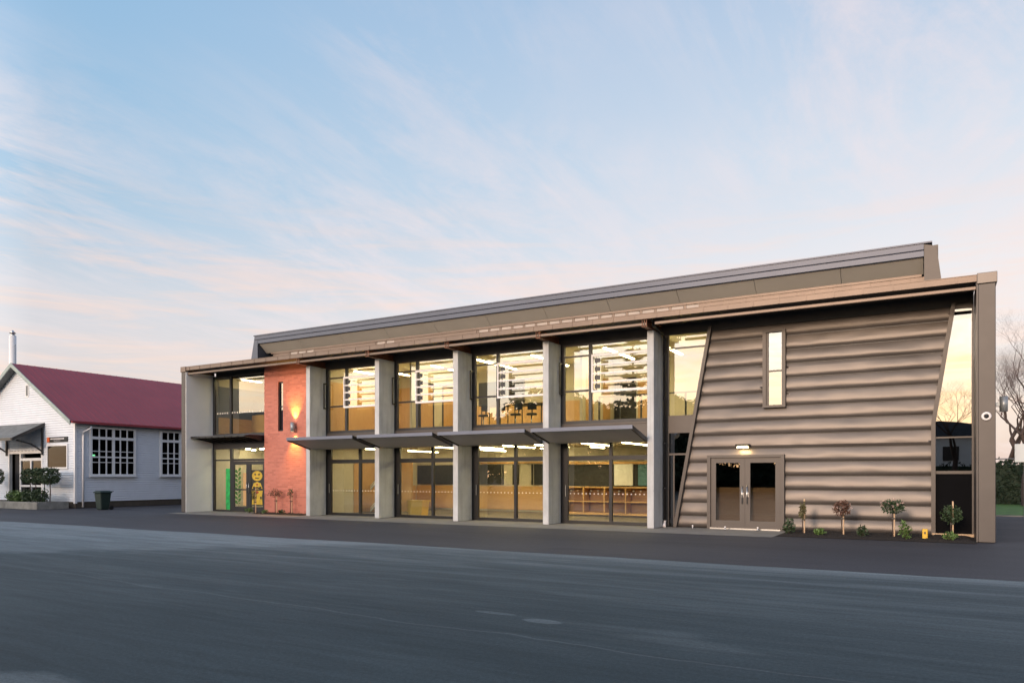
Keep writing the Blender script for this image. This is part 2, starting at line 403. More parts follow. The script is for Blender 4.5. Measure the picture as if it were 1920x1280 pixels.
# shell
w = MB(); w.box(8.895, 8.93, .9, 14, 0, 6.2); w.box(-21.44, 8.89, 13.9, 14, 0, 6.9)
w.box(-21.43, -21.13, .99, 13.9, 0, 6.2)
w.build('exterior_wall', M['bronze'], B)
lb = MB().box(-21.44, -21.16, -.6, .95, .012, 6.21).build('end_blade', M['bronze_trim'], B, bevel=.012)
MB().box(-21.157, -21.13, -.585, .9, .014, 6.27).build('blade_lining', M['cream'], lb)
rb = MB().box(8.535, 8.89, -.6, .895, .012, 6.21).build('end_blade', M['bronze_trim'], B, bevel=.012)
MB().box(8.50, 8.532, -.59, .97, .014, 6.27).build('blade_lining', M['bronze_trim'], rb)
MB().box(8.51, 8.92, -.63, .9, 6.214, 6.47).build('blade_cap', M['bronze'], rb, bevel=.01)
MB().box(-21.47, -21.12, -.63, .9, 6.214, 6.455).build('blade_cap', M['tan_trim'], lb, bevel=.01)
# front gutter, rail and soffit
g = MB(); g.box(-21.12, 8.507, -.6, -.47, 6.28, 6.43)
g.box(-21.12, 8.507, -.615, -.455, 6.43, 6.445); g.build('gutter', M['tan_trim'], B)
st = MB(); x = -20.9
while x < 8.4: st.box(x, x+.03, -.612, -.602, 6.282, 6.428); x += .69
st.build('gutter_bracket', M['tan_trim'], B)['kind'] = 'stuff'
for a, b_ in ((-21.12, .18), (.42, 8.497)):
    MB().box(a, b_, -.52, -.44, 6.10, 6.185).build('lower_rail', M['tan_trim'], B, bevel=.01)
MB().box(-21.128, 8.497, -.46, 1.0, 6.33, 6.37).build('soffit', M['soffit'], B)
MB().box(-21.128, 8.497, .97, 1.12, 6.04, 6.328).build('lintel', M['soffit'], B)
# low roof up to the clerestory
r = MB(); r.prism([(-.454,6.375),(-.454,6.425),(1.98,6.88),(1.98,6.80)], 'x', -21.1, 8.5); r.build('lower_roof', M['roof_metal'], B)
# clerestory strip, high roof with canted soffit
MB().box(-18.6, 7.3, 1.98, 2.04, 6.885, 7.04).build('clerestory_sill', M['bronze_trim'], B)
MB().box(-18.6, 7.3, 1.95, 2.06, 7.155, 7.222).build('clerestory_head', M['tan_trim'], B)
x = -18.4
while x < 7.2:
    lit = (-17.6 < x < -16.2) or (-12.8 < x < -11.6) or (-7.5 < x < 1.0)  # stretches whose panes carry the painted sky reflection
    if lit:
        MB().box(x+.02, x+.42, 2.0, 2.01, 7.045, 7.15).build('clerestory_pane', M['pale_pane'], B)
    MB().box(x-.06 if lit else x-.078, x+.018 if lit else x+.418, 1.98, 2.03, 7.042, 7.153).build('clerestory_bar', M['tan_trim'], B); x += .5
sf = MB(); xs = [-18.95]
while xs[-1] < 7.3: xs.append(min(7.35, xs[-1]+2.42))
for i in range(len(xs)-1):
    sf.prism([(1.56,7.60),(2.0,7.225),(2.0,7.265),(1.56,7.64)], 'x', xs[i]+.006, xs[i+1]-.006)
sf.build('canted_soffit', M['soffit_high'], B)
hr = MB()
hr.prism([(1.50,7.60),(1.53,7.585),(1.555,7.595),(1.555,7.93),(1.47,7.93),(1.47,7.78),(1.50,7.75)], 'x', -19.14, 7.36)
hr.build('high_fascia', M['roof_metal'], B)
hr = MB(); hr.prism([(1.44,7.935),(1.44,7.975),(1.6,7.985),(13.95,7.0),(13.95,6.9),(1.6,7.93)], 'x', -19.17, 7.56)
hr.build('high_roof', M['roof_metal'], B)
MB().box(-18.6, 7.3, 2.06, 2.12, 6.3, 7.4).build('clerestory_backing', M['soffit'], B)
ck = MB(); ck.add([(7.37,1.48,7.925),(7.66,1.48,7.82),(7.80,2.6,6.70),(7.37,2.6,6.70),(7.37,13.9,6.90),(7.66,13.9,6.90),(7.66,1.48,7.925),(7.37,1.48,7.925)],
       [(0,1,2,3),(0,3,4),(1,5,2),(3,2,5,4)])
ck = MB(); ck.prism([(7.368,7.925),(7.66,7.84),(7.80,6.72),(7.368,6.72)], 'y', 1.49, 1.62); ck.prism([(1.621,7.9),(13.9,6.99),(13.9,6.6),(1.621,6.73)], 'x', 7.60, 7.70)
ck.build('roof_cheek', M['bronze_trim'], B)
ck = MB(); ck.prism([(-19.15,7.925),(-18.955,7.925),(-18.955,6.72),(-19.42,6.72)], 'y', 1.49, 1.56); ck.prism([(1.57,7.9),(13.9,6.99),(13.9,6.6),(1.57,6.73)], 'x', -19.1, -18.97)
ck.build('roof_cheek', M['roof_metal'], B)

# concrete columns with steel ends
for i in range(5):
    x = -3.6*i
    cpl = MB().box(x, x+.215, 0, .91, .012, 6.045).build('column', M['concrete'], B, bevel=.012)
    MB().box(x-.002, x+.217, .913, 1.06, .012, 6.05).build('light_leak_block', M['char'], cpl)  # added block, keeps room light from leaking past the column
    sb = MB(); sb.box(x+.02, x+.195, -.535, .96, 6.28, 6.30); sb.box(x+.02, x+.195, -.535, .96, 6.055, 6.075); sb.box(x+.095, x+.12, -.52, .96, 6.077, 6.278)
    sb.box(x+.03, x+.05, -.54, -.515, 6.077, 6.278); sb.box(x+.165, x+.185, -.54, -.515, 6.077, 6.278)
    sb.build('steel_beam', M['redsteel'], cpl)
# awnings, one per bay
def awning(x0, x1):
    a = MB(); a.prism([(-1.2,2.99),(-1.2,3.085),(-.02,2.80),(-.02,2.70)], 'x', x0+.06, x1-.06)
    a.prism([(-.018,2.70),(-.018,2.80),(.93,2.80),(.93,2.70)], 'x', x0+.005, x1-.005)
    o = a.build('awning', M['awning_under'], B)
    e = MB(); e.box(x0+.0, x1-.0, -1.235, -1.203, 2.985, 3.09)
    e.prism([(-1.2,3.088),(-1.2,3.10),(-.02,2.815),(-.02,2.803)], 'x', x0+.02, x1-.02)
    e.build('awning_edge', M['awning'], o)
    for xx in (x0+.003, x1-.053):
        MB().prism([(-1.2,2.96),(-1.2,3.087),(-.02,2.80),(-.02,2.66)], 'x', xx, xx+.05).build('awning_bracket', M['black'], o)
    return o
aw = awning(-14.4+.218, -10.8-.003)
for i in range(1, 4):
    c = copy_tree(aw, B); c.location = aw.location + Vector((3.6*i, 0, 0))

# bay glazing (built in the leftmost bay, copied right)
def bay(x):
    o = []
    X0 = x+.218; X1 = x+3.597
    # upper window
    f = MB(); f.box(X0, X0+.12, .95, 1.04, 3.36, 6.035); f.box(X1-.10, X1, .95, 1.04, 3.36, 6.035)
    f.box(X0+.121, X1-.101, .95, 1.04, 3.36, 3.46); f.box(X0+.121, X1-.101, .95, 1.04, 5.97, 6.035)
    xm = x+1.23; f.box(xm, xm+.10, .94, 1.045, 3.461, 5.969)
    f.box(X0+.121, xm-.001, .952, 1.04, 5.60, 5.65); f.box(xm+.101, X1-.101, .952, 1.04, 5.60, 5.65)
    f.box(X0+.121, xm-.001, .952, 1.04, 4.43, 4.49)
    fo = f.build('window', M['char'], B)
    MB().box(X0+.11, xm+.01, .99, .998, 3.45, 5.98).build('pane', M['glass_up'], fo)
    MB().box(xm+.09, X1-.09, .99, .998, 3.45, 5.98).build('pane', M['glass_up'], fo)
    o.append(fo)
    sp = MB(); sp.box(X0, X1, .93, 1.02, 2.82, 3.352); sp.box(X0, X1, .90, .929, 3.30, 3.352)
    o.append(sp.build('spandrel', M['bronze_trim'], B))
    # white louvre frame in front
    a, b = x+1.50, X1-.02
    l = MB(); l.box(a, a+.05, .55, .62, 4.33, 5.57); l.box(b-.05, b, .55, .62, 4.33, 5.57)
    l.box(a+.051, b-.051, .55, .62, 5.50, 5.57); l.box(a+.051, b-.051, .55, .62, 4.33, 4.40)
    for z in (4.63, 4.915, 5.20): l.box(a+.051, b-.051, .56, .61, z, z+.05)
    lo = l.build('sun_louvre', M['white'], B)
    k = MB()
    for z in (4.47, 4.75, 5.03, 5.31): k.box(a+.08, a+.27, .64, .66, z, z+.14)
    k.box(a+.12, a+.15, .655, .68, 4.43, 5.47)
    k.box(a+.02, a+.05, .621, .94, 5.45, 5.48); k.box(a+.02, a+.05, .621, .94, 4.42, 4.45)
    k.build('louvre_carrier', M['char'], lo)
    o.append(lo)
    # black stay bracket on the column's flank
    s = MB(); s.box(X0+.03, X0+.07, .72, .76, 4.36, 5.42)
    s.box(X0+.03, X0+.07, .761, .94, 5.37, 5.42); s.box(X0+.03, X0+.07, .761, .94, 4.36, 4.41)
    o.append(s.build('stay_bracket', M['black'], B))
    # ground floor sliding door
    d = MB(); d.box(X0, X0+.24, .95, 1.04, .02, 2.815); d.box(X1-.06, X1, .95, 1.04, .02, 2.815)
    xm = x+1.96; d.box(xm, xm+.10, .94, 1.05, .12, 2.815)
    d.box(X0+.241, xm-.001, .95, 1.04, 2.13, 2.28); d.box(xm+.101, X1-.061, .95, 1.04, 2.13, 2.28)
    d.box(X0+.241, X1-.061, .95, 1.04, .02, .118)
    do = d.build('sliding_door', M['black'], B)
    for (p, q) in ((X0+.235, xm+.005), (xm+.095, X1-.05)):
        MB().box(p, q, .99, .998, .11, 2.14).build('pane', M['glass'], do)
        MB().box(p, q, .99, .998, 2.27, 2.81).build('pane', M['glass'], do)
    h = MB(); h.box(X0+.17, X0+.195, .90, .92, .92, 1.30); h.box(X0+.17, X0+.195, .92, .949, .94, .96); h.box(X0+.17, X0+.195, .92, .949, 1.26, 1.28)
    h.build('handle', M['steel'], do)
    dt = MB()
    xx = X0+.32
    while xx < X1-.15:
        if not (xm-.05 < xx < xm+.14):
            MB().tube([(xx,.987,1.02),(xx,.9885,1.02)], .022, 10, smooth=False).build('safety_dot', M['white_decal'], do)
        xx += .145
    o.append(do)
    return o
bo = bay(-14.4)
for i in range(1, 4):
    for q in bo:
        c = copy_tree(q, B); c.location = q.location + Vector((3.6*i, 0, 0))

# brick wall with slot window
bw = MB()
bx0, bx1, sx0, sx1, sz0, sz1 = -17.50, -14.41, -16.66, -16.36, 3.52, 5.62
bw.box(bx0, bx1, .6, .85, .012, sz0); bw.box(bx0, bx1, .6, .85, sz1, 6.32); bw.box(bx0, sx0, .6, .85, sz0, sz1); bw.box(sx1, bx1, .6, .85, sz0, sz1)
bwo = bw.build('brick_wall', M['brick'], B, merge=False)
sw = MB(); sw.box(sx0, sx0+.04, .66, .74, sz0, sz1); sw.box(sx1-.04, sx1, .66, .74, sz0, sz1); sw.box(sx0+.04, sx1-.04, .66, .74, sz0, sz0+.05); sw.box(sx0+.04, sx1-.04, .66, .74, sz1-.05, sz1)
sw.box(sx0+.04, sx1-.04, .66, .74, 4.55, 4.59)
swo = sw.build('slot_window', M['black'], B); MB().box(sx0+.03, sx1-.03, .70, .706, sz0+.04, sz1-.04).build('pane', M['glass_dark'], swo)
MB().box(-17.4, -14.42, .86, .99, .02, 6.3).build('backing_wall', M['dark_room'], B)

# entrance glazing between the left blade and the brick
e = MB(); a, b = -21.126, -17.503; y0, y1 = .80, .88
e.box(a, a+.13, y0, y1, .02, 6.16)
e.box(a+.131, b, y0, y1, 6.10, 6.16); e.box(-19.97, -19.86, y0-.01, y1+.01, 3.49, 6.099)
e.box(a+.131, b, y0, y1, 3.05, 3.489); e.box(a+.131, b, y0, y1, 3.491, 3.52)
eo = e.build('window', M['char'], B)
MB().box(a+.12, -19.96, .84, .848, 3.51, 6.11).build('pane', M['glass_up'], eo)
MB().box(-19.87, b, .84, .848, 3.51, 6.11).build('pane', M['glass_up'], eo)
dt = MB(); xx = -20.85
while xx < -17.6: MB().box(xx, xx+.05, .835, .8385, 4.43, 4.50).build('safety_dot', M['white_decal'], eo); xx += .165
MB().box(a+.131, b, .78, .799, 2.83, 3.05).build('canopy_beam', M['char'], B)
e = MB(); e.box(-19.96, -19.80, y0, y1, .02, 3.04); e.box(a+.131, -19.961, y0, y1, 2.30, 2.36); e.box(-19.799, b, y0, y1, 2.28, 2.38)
e.box(a+.131, -19.961, y0, y1, .02, .09); e.box(a+.131, b, y0, y1, 2.80, 3.04) if 0 else None
es = e.build('entrance_screen', M['char'], B)
MB().box(a+.12, -19.95, .84, .848, .08, 2.31).build('pane', M['glass'], es)
MB().box(a+.12, -19.95, .84, .848, 2.35, 3.06).build('pane', M['glass'], es)
MB().box(-19.81, b, .84, .848, 2.37, 3.06).build('pane', M['glass'], es)
MB().box(-20.27, -19.97, .832, .8385, .1, 1.95).build('green_panel', M['green_decal'], es)
for k, (p, q, hx) in enumerate(((-19.79, -18.73, -18.80), (-18.72, -17.66, -18.66))):
    d = MB(); d.box(p, p+.14, .79, .85, .03, 2.27); d.box(q-.14, q, .79, .85, .03, 2.27); d.box(p+.141, q-.141, .79, .85, .03, .25); d.box(p+.141, q-.141, .79, .85, 2.12, 2.27); d.box(p+.141, q-.141, .79, .85, .98, 1.04)
    do = d.build('door', M['char'], B)
    MB().box(p+.13, q-.13, .815, .822, .24, 2.13).build('pane', M['glass'], do)
    h = MB(); h.tube([(hx,.74,.85),(hx,.74,1.35)], .014, 8); h.tube([(hx,.74,.90),(hx,.79,.90)], .01, 6); h.tube([(hx,.74,1.30),(hx,.79,1.30)], .01, 6)
    h.build('handle', M['steel'], do)
    if k == 0:
        dd = MB()
        for j in range(16):
            zz = .35+j*.098; sgn = 1 if j % 2 else -1; cx = p+.36
            dd.add([(cx,.811,zz),(cx+sgn*.16,.811,zz+.05),(cx+sgn*.20,.811,zz+.17),(cx+sgn*.05,.811,zz+.15)], [(0,1,2,3)])
            dd.add([(cx-sgn*.02,.8105,zz+.03),(cx-sgn*.13,.8105,zz+.02),(cx-sgn*.16,.8105,zz+.10)], [(0,1,2)])
        dd.build('leaf_decal', M['green_leaf_decal'], do)
        MB().box(p+.70, p+.90, .8095, .811, .3, 1.75).build('wood_strip_decal', M['ply_v'], do)
    else:
        cx = (p+q)/2
        def disc(mb, cx, cz, rx, rz, y, n=20): mb.add([(cx+rx*math.cos(2*PI*t/n), y, cz+rz*math.sin(2*PI*t/n)) for t in range(n)], [tuple(range(n))])
        bb = MB(); bb.add([(cx-.37,.811,.32),(cx+.37,.811,.32),(cx+.37,.811,1.88),(cx-.37,.811,1.88)], [(0,1,2,3)]); bb.build('black_decal', M['black_decal'], do)
        yy = MB(); disc(yy, cx, 1.62, .33, .22, .8085)
        yy.add([(cx-.34,.8085,1.05),(cx-.22,.8085,1.30),(cx,.8085,1.36),(cx+.22,.8085,1.30),(cx+.34,.8085,1.05),(cx,.8085,1.15)], [(0,1,2,3,4,5)])
        yy.add([(cx-.34,.8085,.36),(cx+.34,.8085,.36),(cx+.30,.8085,.72),(cx+.36,.8085,.98),(cx,.8085,1.08),(cx-.36,.8085,.98),(cx-.30,.8085,.72)], [(0,1,2,3,4,5,6)])
        yy.build('figure_decal', M['yel_decal'], do)
        kk = MB(); disc(kk, cx-.12, 1.68, .07, .035, .807); disc(kk, cx+.12, 1.68, .07, .035, .807); disc(kk, cx, 1.52, .14, .025, .807); disc(kk, cx-.24, .66, .05, .07, .807); disc(kk, cx+.24, .66, .05, .07, .807); disc(kk, cx+.2, 1.12, .07, .04, .807); disc(kk, cx-.2, 1.12, .07, .04, .807)
        kk.build('face_decal', M['black_decal'], do)
        rr = MB(); disc(rr, cx, .90, .11, .06, .8065); disc(rr, cx, 1.24, .06, .05, .8065); rr.build('red_decal', M['red_decal'], do)
MB().box(-17.655, -17.503, .80, .86, .02, 2.279).build('door_jamb', M['char'], B)
# dark slatted entrance canopy
e = MB()
e.prism([(-.32,3.33),(-.32,3.36),(.76,3.36),(.76,3.33)], 'x', -21.12, -17.55)
for k in range(9):
    xx = -21.0+.42*k; e.prism([(-.40,3.30),(-.40,3.328),(.76,3.328),(.76,3.10)], 'x', xx, xx+.05)
e.box(-21.12, -17.55, -.36, -.33, 3.28, 3.365)
e.build('entrance_canopy', M['black'], B)
MB().box(-21.1, -17.55, -.2, .77, 3.365, 3.385).build('canopy_sheet', M['awning'], B)

# right hand metal cladding: bulging horizontal panels
def Lx(z): return .62 + (1.72-.62)*(z/6.17)
def Rx(z): return 7.56 if z < 3.0 else 7.56+(z-3.0)*(8.02-7.56)/(6.1-3.0)
seams = [6.30, 6.10]+[5.69-.408*k for k in range(14)]+[.03]
opens = [(3.24, 3.86, 3.62, 5.87), (1.60, 3.84, 0, 2.24)]   # slot window, door
CY0 = 1.0
def cladding():
    b = MB()
    def Y(x, z, fr, edge):
        prof = 1-((fr-.74)/.74)**2 if fr < .74 else 1-((fr-.74)/.26)**2  # belly low, quick return at the bottom lap
        dent = .018*noise.noise((x*.8, z*1.7, 2.1)) + .008*noise.noise((x*2.6, z*4, 5))
        return CY0 + .045 - (.054*prof+dent*prof*1.1)*edge
    zs = [s for s in seams if s > 0]
    for i in range(len(zs)-1):
        zt, zb = zs[i], zs[i+1]; hgt = zt-zb
        lv = [zt-hgt*t for t in (0,.04,.12,.24,.38,.52,.66,.78,.88,.95,.985,1)]
        cuts = [o[k] for o in opens for k in (2,3) if zb+.001 < o[k] < zt-.001]
        lv = sorted(set(lv+cuts), reverse=True)
        for j in range(len(lv)-1):
            a, c = lv[j], lv[j+1]; mid = (a+c)/2
            segs = [(0, 1)]
            xs = [('L',)]
            bounds = [(Lx, Rx)]
            for (ox0, ox1, oz0, oz1) in opens:
                if oz0 < mid < oz1:
                    nb = []
                    for (l, r) in bounds:
                        if l(mid) < ox0 and r(mid) > ox1: nb += [(l, (lambda z, v=ox0: v)), ((lambda z, v=ox1: v), r)]
                        else: nb.append((l, r))
                    bounds = nb
            for (l, r) in bounds:
                n = max(2, int((r(mid)-l(mid))/.11))
                base = len(b.v)
                for z in (a, c):
                    fr = (zt-z)/hgt
                    for k in range(n+1):
                        x = l(z)+(r(z)-l(z))*k/n
                        ed = 1 #min(1, (x-l(z))/.05+.3, (r(z)-x)/.05+.3)
                        b.v.append((x, Y(x, z, fr, ed), z))
                for k in range(n): b.f.append((base+k, base+k+1, base+n+2+k, base+n+1+k)); b.sm.append(True)
    return b
cladding().build('metal_cladding', M['bronze'], B, merge=True)
sc_ = MB()
for s in seams[1:-1]:
    parts = [(Lx(s), Rx(s))]
    for (ox0, ox1, oz0, oz1) in opens:
        if oz0 < s < oz1: parts = [q for (l, r) in parts for q in (((l, ox0), (ox1, r)) if l < ox0 and r > ox1 else ((l, r),))]
    for l, r in parts: sc_.box(l, r, CY0+.022, CY0+.062, s-.007, s+.007)
sc_.build('panel_joint', M['black'], B)
# trim along the slanted edges
def slant(x0, z0, x1, z1, wdt, ya, yb, name='edge_trim', m='bronze_trim'):
    return MB().prism([(x0-wdt, z0), (x0, z0), (x1, z1), (x1-wdt, z1)], 'y', ya, yb).build(name, M[m], B)
slant(.64, .02, 1.74, 6.17, .10, .86, 1.09)
MB().prism([(7.54,.02),(7.64,.02),(7.64,3.0),(8.10,6.12),(8.0,6.12),(7.54,3.0)], 'y', .87, 1.09).build('edge_trim', M['bronze_trim'], B)
# slot window
s = MB(); a, b, c, d = 3.23, 3.87, 3.61, 5.88
s.box(a, a+.10, .88, 1.09, c, d); s.box(b-.10, b, .88, 1.09, c, d); s.box(a+.101, b-.101, .88, 1.09, d-.07, d); s.box(a+.101, b-.101, .88, 1.09, c, c+.07)
s.box(a+.16, b-.101, .93, 1.0, 4.66, 4.70); s.box(a+.101, a+.16, .93, 1.0, c+.071, d-.071)
so_ = s.build('slot_window', M['bronze_trim'], B)
MB().box(a+.12, b-.095, .965, .972, c+.06, d-.06).build('pane', M['glass_dark'], so_)
# double door
s = MB(); a, b, c, d = 1.60, 3.84, .012, 2.24
s.box(a, a+.10, .86, 1.10, c, d); s.box(b-.10, b, .86, 1.10, c, d); s.box(a+.101, b-.101, .86, 1.10, d-.08, d)
fr_ = s.build('door_frame', M['bronze_trim'], B)
MB().box(a+.101, b-.10, .80, .96, .012, .055).build('door_sill', M['steel'], fr_)
for k, (p, q) in enumerate(((1.705, 2.715), (2.72, 3.735))):
    hx = q-.07 if k == 0 else p+.07
    d_ = MB(); d_.box(p, p+.15, .92, .98, .06, 2.155); d_.box(q-.15, q, .92, .98, .06, 2.155); d_.box(p+.151, q-.151, .92, .98, .06, .27); d_.box(p+.151, q-.151, .92, .98, 2.0, 2.155); d_.box(p+.151, q-.151, .92, .98, .92, .98) if 0 else None
    do = d_.build('door', M['bronze_trim'], B)
    MB().box(p+.14, q-.14, .945, .952, .26, 2.01).build('pane', M['glass_door'], do)
    h = MB(); h.tube([(hx,.86,.78),(hx,.86,1.32)], .014, 8); h.tube([(hx,.86,.83),(hx,.92,.83)], .012, 6); h.tube([(hx,.86,1.27),(hx,.92,1.27)], .012, 6); h.box(hx-.03, hx+.03, .912, .919, .98, 1.12)
    h.build('handle', M['steel'], do)
MB().box(1.62, 3.82, 1.22, 1.27, .02, 1.26).build('timber_counter', M['ply'], B)
# glazing between last column and cladding
s = MB(); s.box(.22, .36, .98, 1.06, .02, 6.03)
s.prism([(.361,2.95),(1.10,2.95),(1.20,3.50),(.361,3.50)], 'y', .96, 1.04)
s.box(.361, 1.02, 1.0, 1.05, 2.26, 2.32); s.box(.361, 1.68, 1.0, 1.05, 5.58, 5.63)
s.box(.50, .54, 1.0, 1.05, .05, 2.259) 
go = s.build('window', M['bronze_trim'], B)
MB().prism([(.35,3.49),(1.22,3.49),(1.72,6.05),(.35,6.05)], 'y', 1.02, 1.027).build('pane', M['glass_up'], go)
MB().prism([(.35,.05),(.66,.05),(1.12,2.96),(.35,2.96)], 'y', 1.02, 1.027).build('pane', M['glass_dark'], go)
# downpipe beside the last column
p = MB(); p.tube([(.30,-.42,6.28),(.30,-.30,6.12),(.29,.55,6.02),(.29,.80,5.9),(.29,.80,.22)], .045, 10)
for z in (1.2, 2.6, 4.0, 5.4): p.tube([(.29,.80,z),(.29,.80,z+.05)], .055, 10)
po = p.build('downpipe', M['black'], B)
MB().tube([(.29,.80,.22),(.29,.80,.10),(.29,.72,.02)], .055, 10).build('pipe_shoe', M['white'], po)
# tall right window
s = MB(); s.prism([(8.46,.05),(8.497,.05),(8.497,6.1),(8.46,6.1)], 'y', .94, 1.06)
s.box(7.641, 8.459, .96, 1.05, 1.66, 1.74); s.box(7.641, 8.459, .97, 1.04, 2.60, 2.64); s.box(7.641, 8.459, .95, 1.06, .03, .09); s.prism([(8.085,5.99),(8.459,5.97),(8.459,6.1),(8.095,6.1)], 'y', .95, 1.05)
to = s.build('window', M['bronze_trim'], B)
MB().prism([(7.63,2.63),(8.47,2.63),(8.47,6.0),(8.09,6.0),(7.63,3.0)], 'y', 1.0, 1.006).build('pane', glassmat('mirror_glass', .22, (.2,.2,.2), wob=.03), to)
MB().box(7.63, 8.47, 1.0, 1.006, 1.73, 2.61).build('pane', M['glass_dark'], to)
MB().box(7.63, 8.47, .99, 1.0, .08, 1.67).build('black_panel', M['matte'], to)
# timber plinth under the tall window
MB().box(7.56, 8.50, .82, .94, .03, .10).build('plinth', M['stake'], B)
MB().box(.8, 8.5, 1.08, 1.16, .02, 6.3).build('backing_wall', M['dark_room'], B) if 0 else None

# interior shell
MB().box(-14.39, .0, 1.06, 7.6, -.003, .016).build('ground_room_floor', M['floor_in'], B)
MB().box(-21.1, 8.5, 1.08, 7.7, 2.86, 3.36).build('floor_slab', M['ceil'], B)
MB().box(-21.1, 8.5, 1.13, 7.7, 6.24, 6.30).build('upper_ceiling', M['ceil'], B)
bwl = MB(); bwl.box(-14.5, .0, 7.4, 7.5, .02, 2.855); bwl.box(-.0, .08, 1.06, 7.5, .02, 2.855); bwl.box(-14.6, -14.5, 1.0, 7.5, .02, 2.855)
bwl.build('room_wall', M['plaster'], B)
up = MB(); up.box(-21.1, 1.78, 6.0, 6.1, 3.362, 6.238); up.box(1.78, 1.86, 1.1, 6.0, 3.362, 6.238); up.box(-14.66, -14.58, 1.0, 6.0, 3.362, 6.238); up.box(-17.42, -17.36, .9, 6.0, 3.362, 6.238)
up.build('room_wall', M['plaster'], B)
MB().box(-10.85, -10.75, 2.2, 5.99, 3.362, 6.238).build('partition', M['plaster'], B)
MB().box(-3.65, -3.55, 3.0, 5.99, 3.362, 6.238).build('partition', M['plaster'], B)
# ground floor back wall fit-out
MB().box(-14.45, -5.7, 7.33, 7.395, .10, 1.16).build('timber_dado', M['ply'], B)
pb = MB()
for (a, b) in ((-14.4,-12.2), (-11.6,-9.62), (-7.9,-6.2)): MB().box(a, b, 7.34, 7.395, 1.22, 2.14).build('pinboard', M['dark_in'], B)
iw = MB()
for (a, b) in ((-9.55,-8.95), (-8.75,-7.98)):
    iw.box(a, a+.05, 7.32, 7.39, 1.22, 2.14); iw.box(b-.05, b, 7.32, 7.39, 1.22, 2.14)
iw.build('internal_window_frame', M['dark_in'], B)
ll = MB(); ll.box(-11.6, -5.7, 7.30, 7.33, 2.18, 2.25); ll.build('picture_rail', M['ply'], B)
bd = MB(); bd.box(-5.6, -.02, 6.0, 6.06, 1.20, 2.08); bd.build('dark_screen', M['dark_in'], B)
MB().box(-3.5, -2.72, 5.93, 5.99, 1.24, 2.08).build('notice_panel', M['cream'], B)
MB().box(-2.5, -1.7, 5.94, 5.99, 1.24, 2.06).build('blue_screen', mat('blue_screen_glass', (.10,.22,.26), .3), B)
MB().box(-5.6, -.02, 5.9, 6.06, 2.09, 2.18).build('picture_rail', M['ply'], B)
MB().box(-14.2, -12.9, 5.0, 5.06, .02, 2.3).build('timber_panel', M['ply_v'], B)
# cubby shelving
cu = thing('cubby_shelf', (-2.8, 5.7, .02), 'plywood bag shelves behind the rightmost glass doors', 'shelf')
c = MB()
c.box(-5.5, -.1, 5.35, 5.88, 1.14, 1.19); c.box(-5.5, -.1, 5.35, 5.88, .58, .62); c.box(-5.5, -.1, 5.35, 5.88, .08, .16)
for k in range(7): xx = -5.5+.895*k; c.box(xx, xx+.045, 5.34, 5.885, .161, 1.139)
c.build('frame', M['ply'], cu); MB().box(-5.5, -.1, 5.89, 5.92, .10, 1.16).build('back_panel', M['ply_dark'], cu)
for k in range(18): xx = -5.35+.3*k; MB().tube([(xx,5.80,1.02),(xx,5.88,1.02)], .035, 10).build('hook', M['white_decal'], cu)
# stair flight seen in the first bay
s = thing('staircase', (-13.4, 3.5, .02), 'pale stair stringers seen through the leftmost glass doors', 'staircase')
c = MB()
for k in range(2):
    c.prism([(-13.9,.05+k*.95),(-13.0,.85+k*.95),(-13.0,.93+k*.95),(-13.9,.13+k*.95)], 'y', 3.3, 3.36)
    c.prism([(-13.9,.20+k*.95),(-13.0,1.0+k*.95),(-13.0,1.03+k*.95),(-13.9,.23+k*.95)], 'y', 3.3, 3.34)
c.build('stringer', M['cream'], s)
c = MB()
for k in range(8): c.box(-13.9+.11*k, -13.76+.11*k, 3.37, 4.3, .10+.1*k, .13+.1*k)
c.build('tread', M['floor_in'], s)
# yellow stacked seats and potted foliage behind second doors
s = thing('toy_crate', (-10.1, 1.7, .02), 'orange yellow plastic crate inside the second glass doors', 'crate')
c = MB(); c.prism([(-10.35,.02),(-9.75,.02),(-9.68,.62),(-10.42,.62)], 'y', 1.5, 1.95); c.build('bin_body', M['yellow'], s)
c = MB()
for z in (.2, .35, .5): c.box(-10.42, -9.68, 1.46, 1.499, z, z+.05)
c.box(-10.45, -9.65, 1.45, 2.0, .622, .66); c.build('rim', M['yellow'], s)

# ceiling lights
def strip(x, y0, y1, z, m, name='ceiling_light'):
    o = MB().box(x-.05, x+.05, y0, y1, z, z+.03).build(name, M[m], B)
    MB().box(x-.07, x+.07, y0-.02, y1+.02, z+.031, z+.07).build('fitting', M['white'], o); return o
for x, y0, y1 in ((-12.8,1.8,3.4),(-12.8,4.6,6.8),(-9.2,1.7,4.0),(-7.9,2.0,4.6),(-9.2,5,7),(-6.3,2.0,4.4),(-6.3,5,7),(-4.9,1.9,4.6),(-2.9,1.6,4.2),(-1.5,1.8,4.4),(-3.9,4.6,5.8)):
    strip(x, y0, y1, 2.72, 'strip')
for x, y0, y1 in ((-12.5,2.2,4.6),(-9.9,2.4,5.2),(-7.5,2.0,5.0),(-5.2,2.2,5.2),(-2.3,2.1,4.9),(-.4,2.0,4.8),(-13.6,2.0,4.5)):
    strip(x, y0, y1, 6.02, 'strip_up')
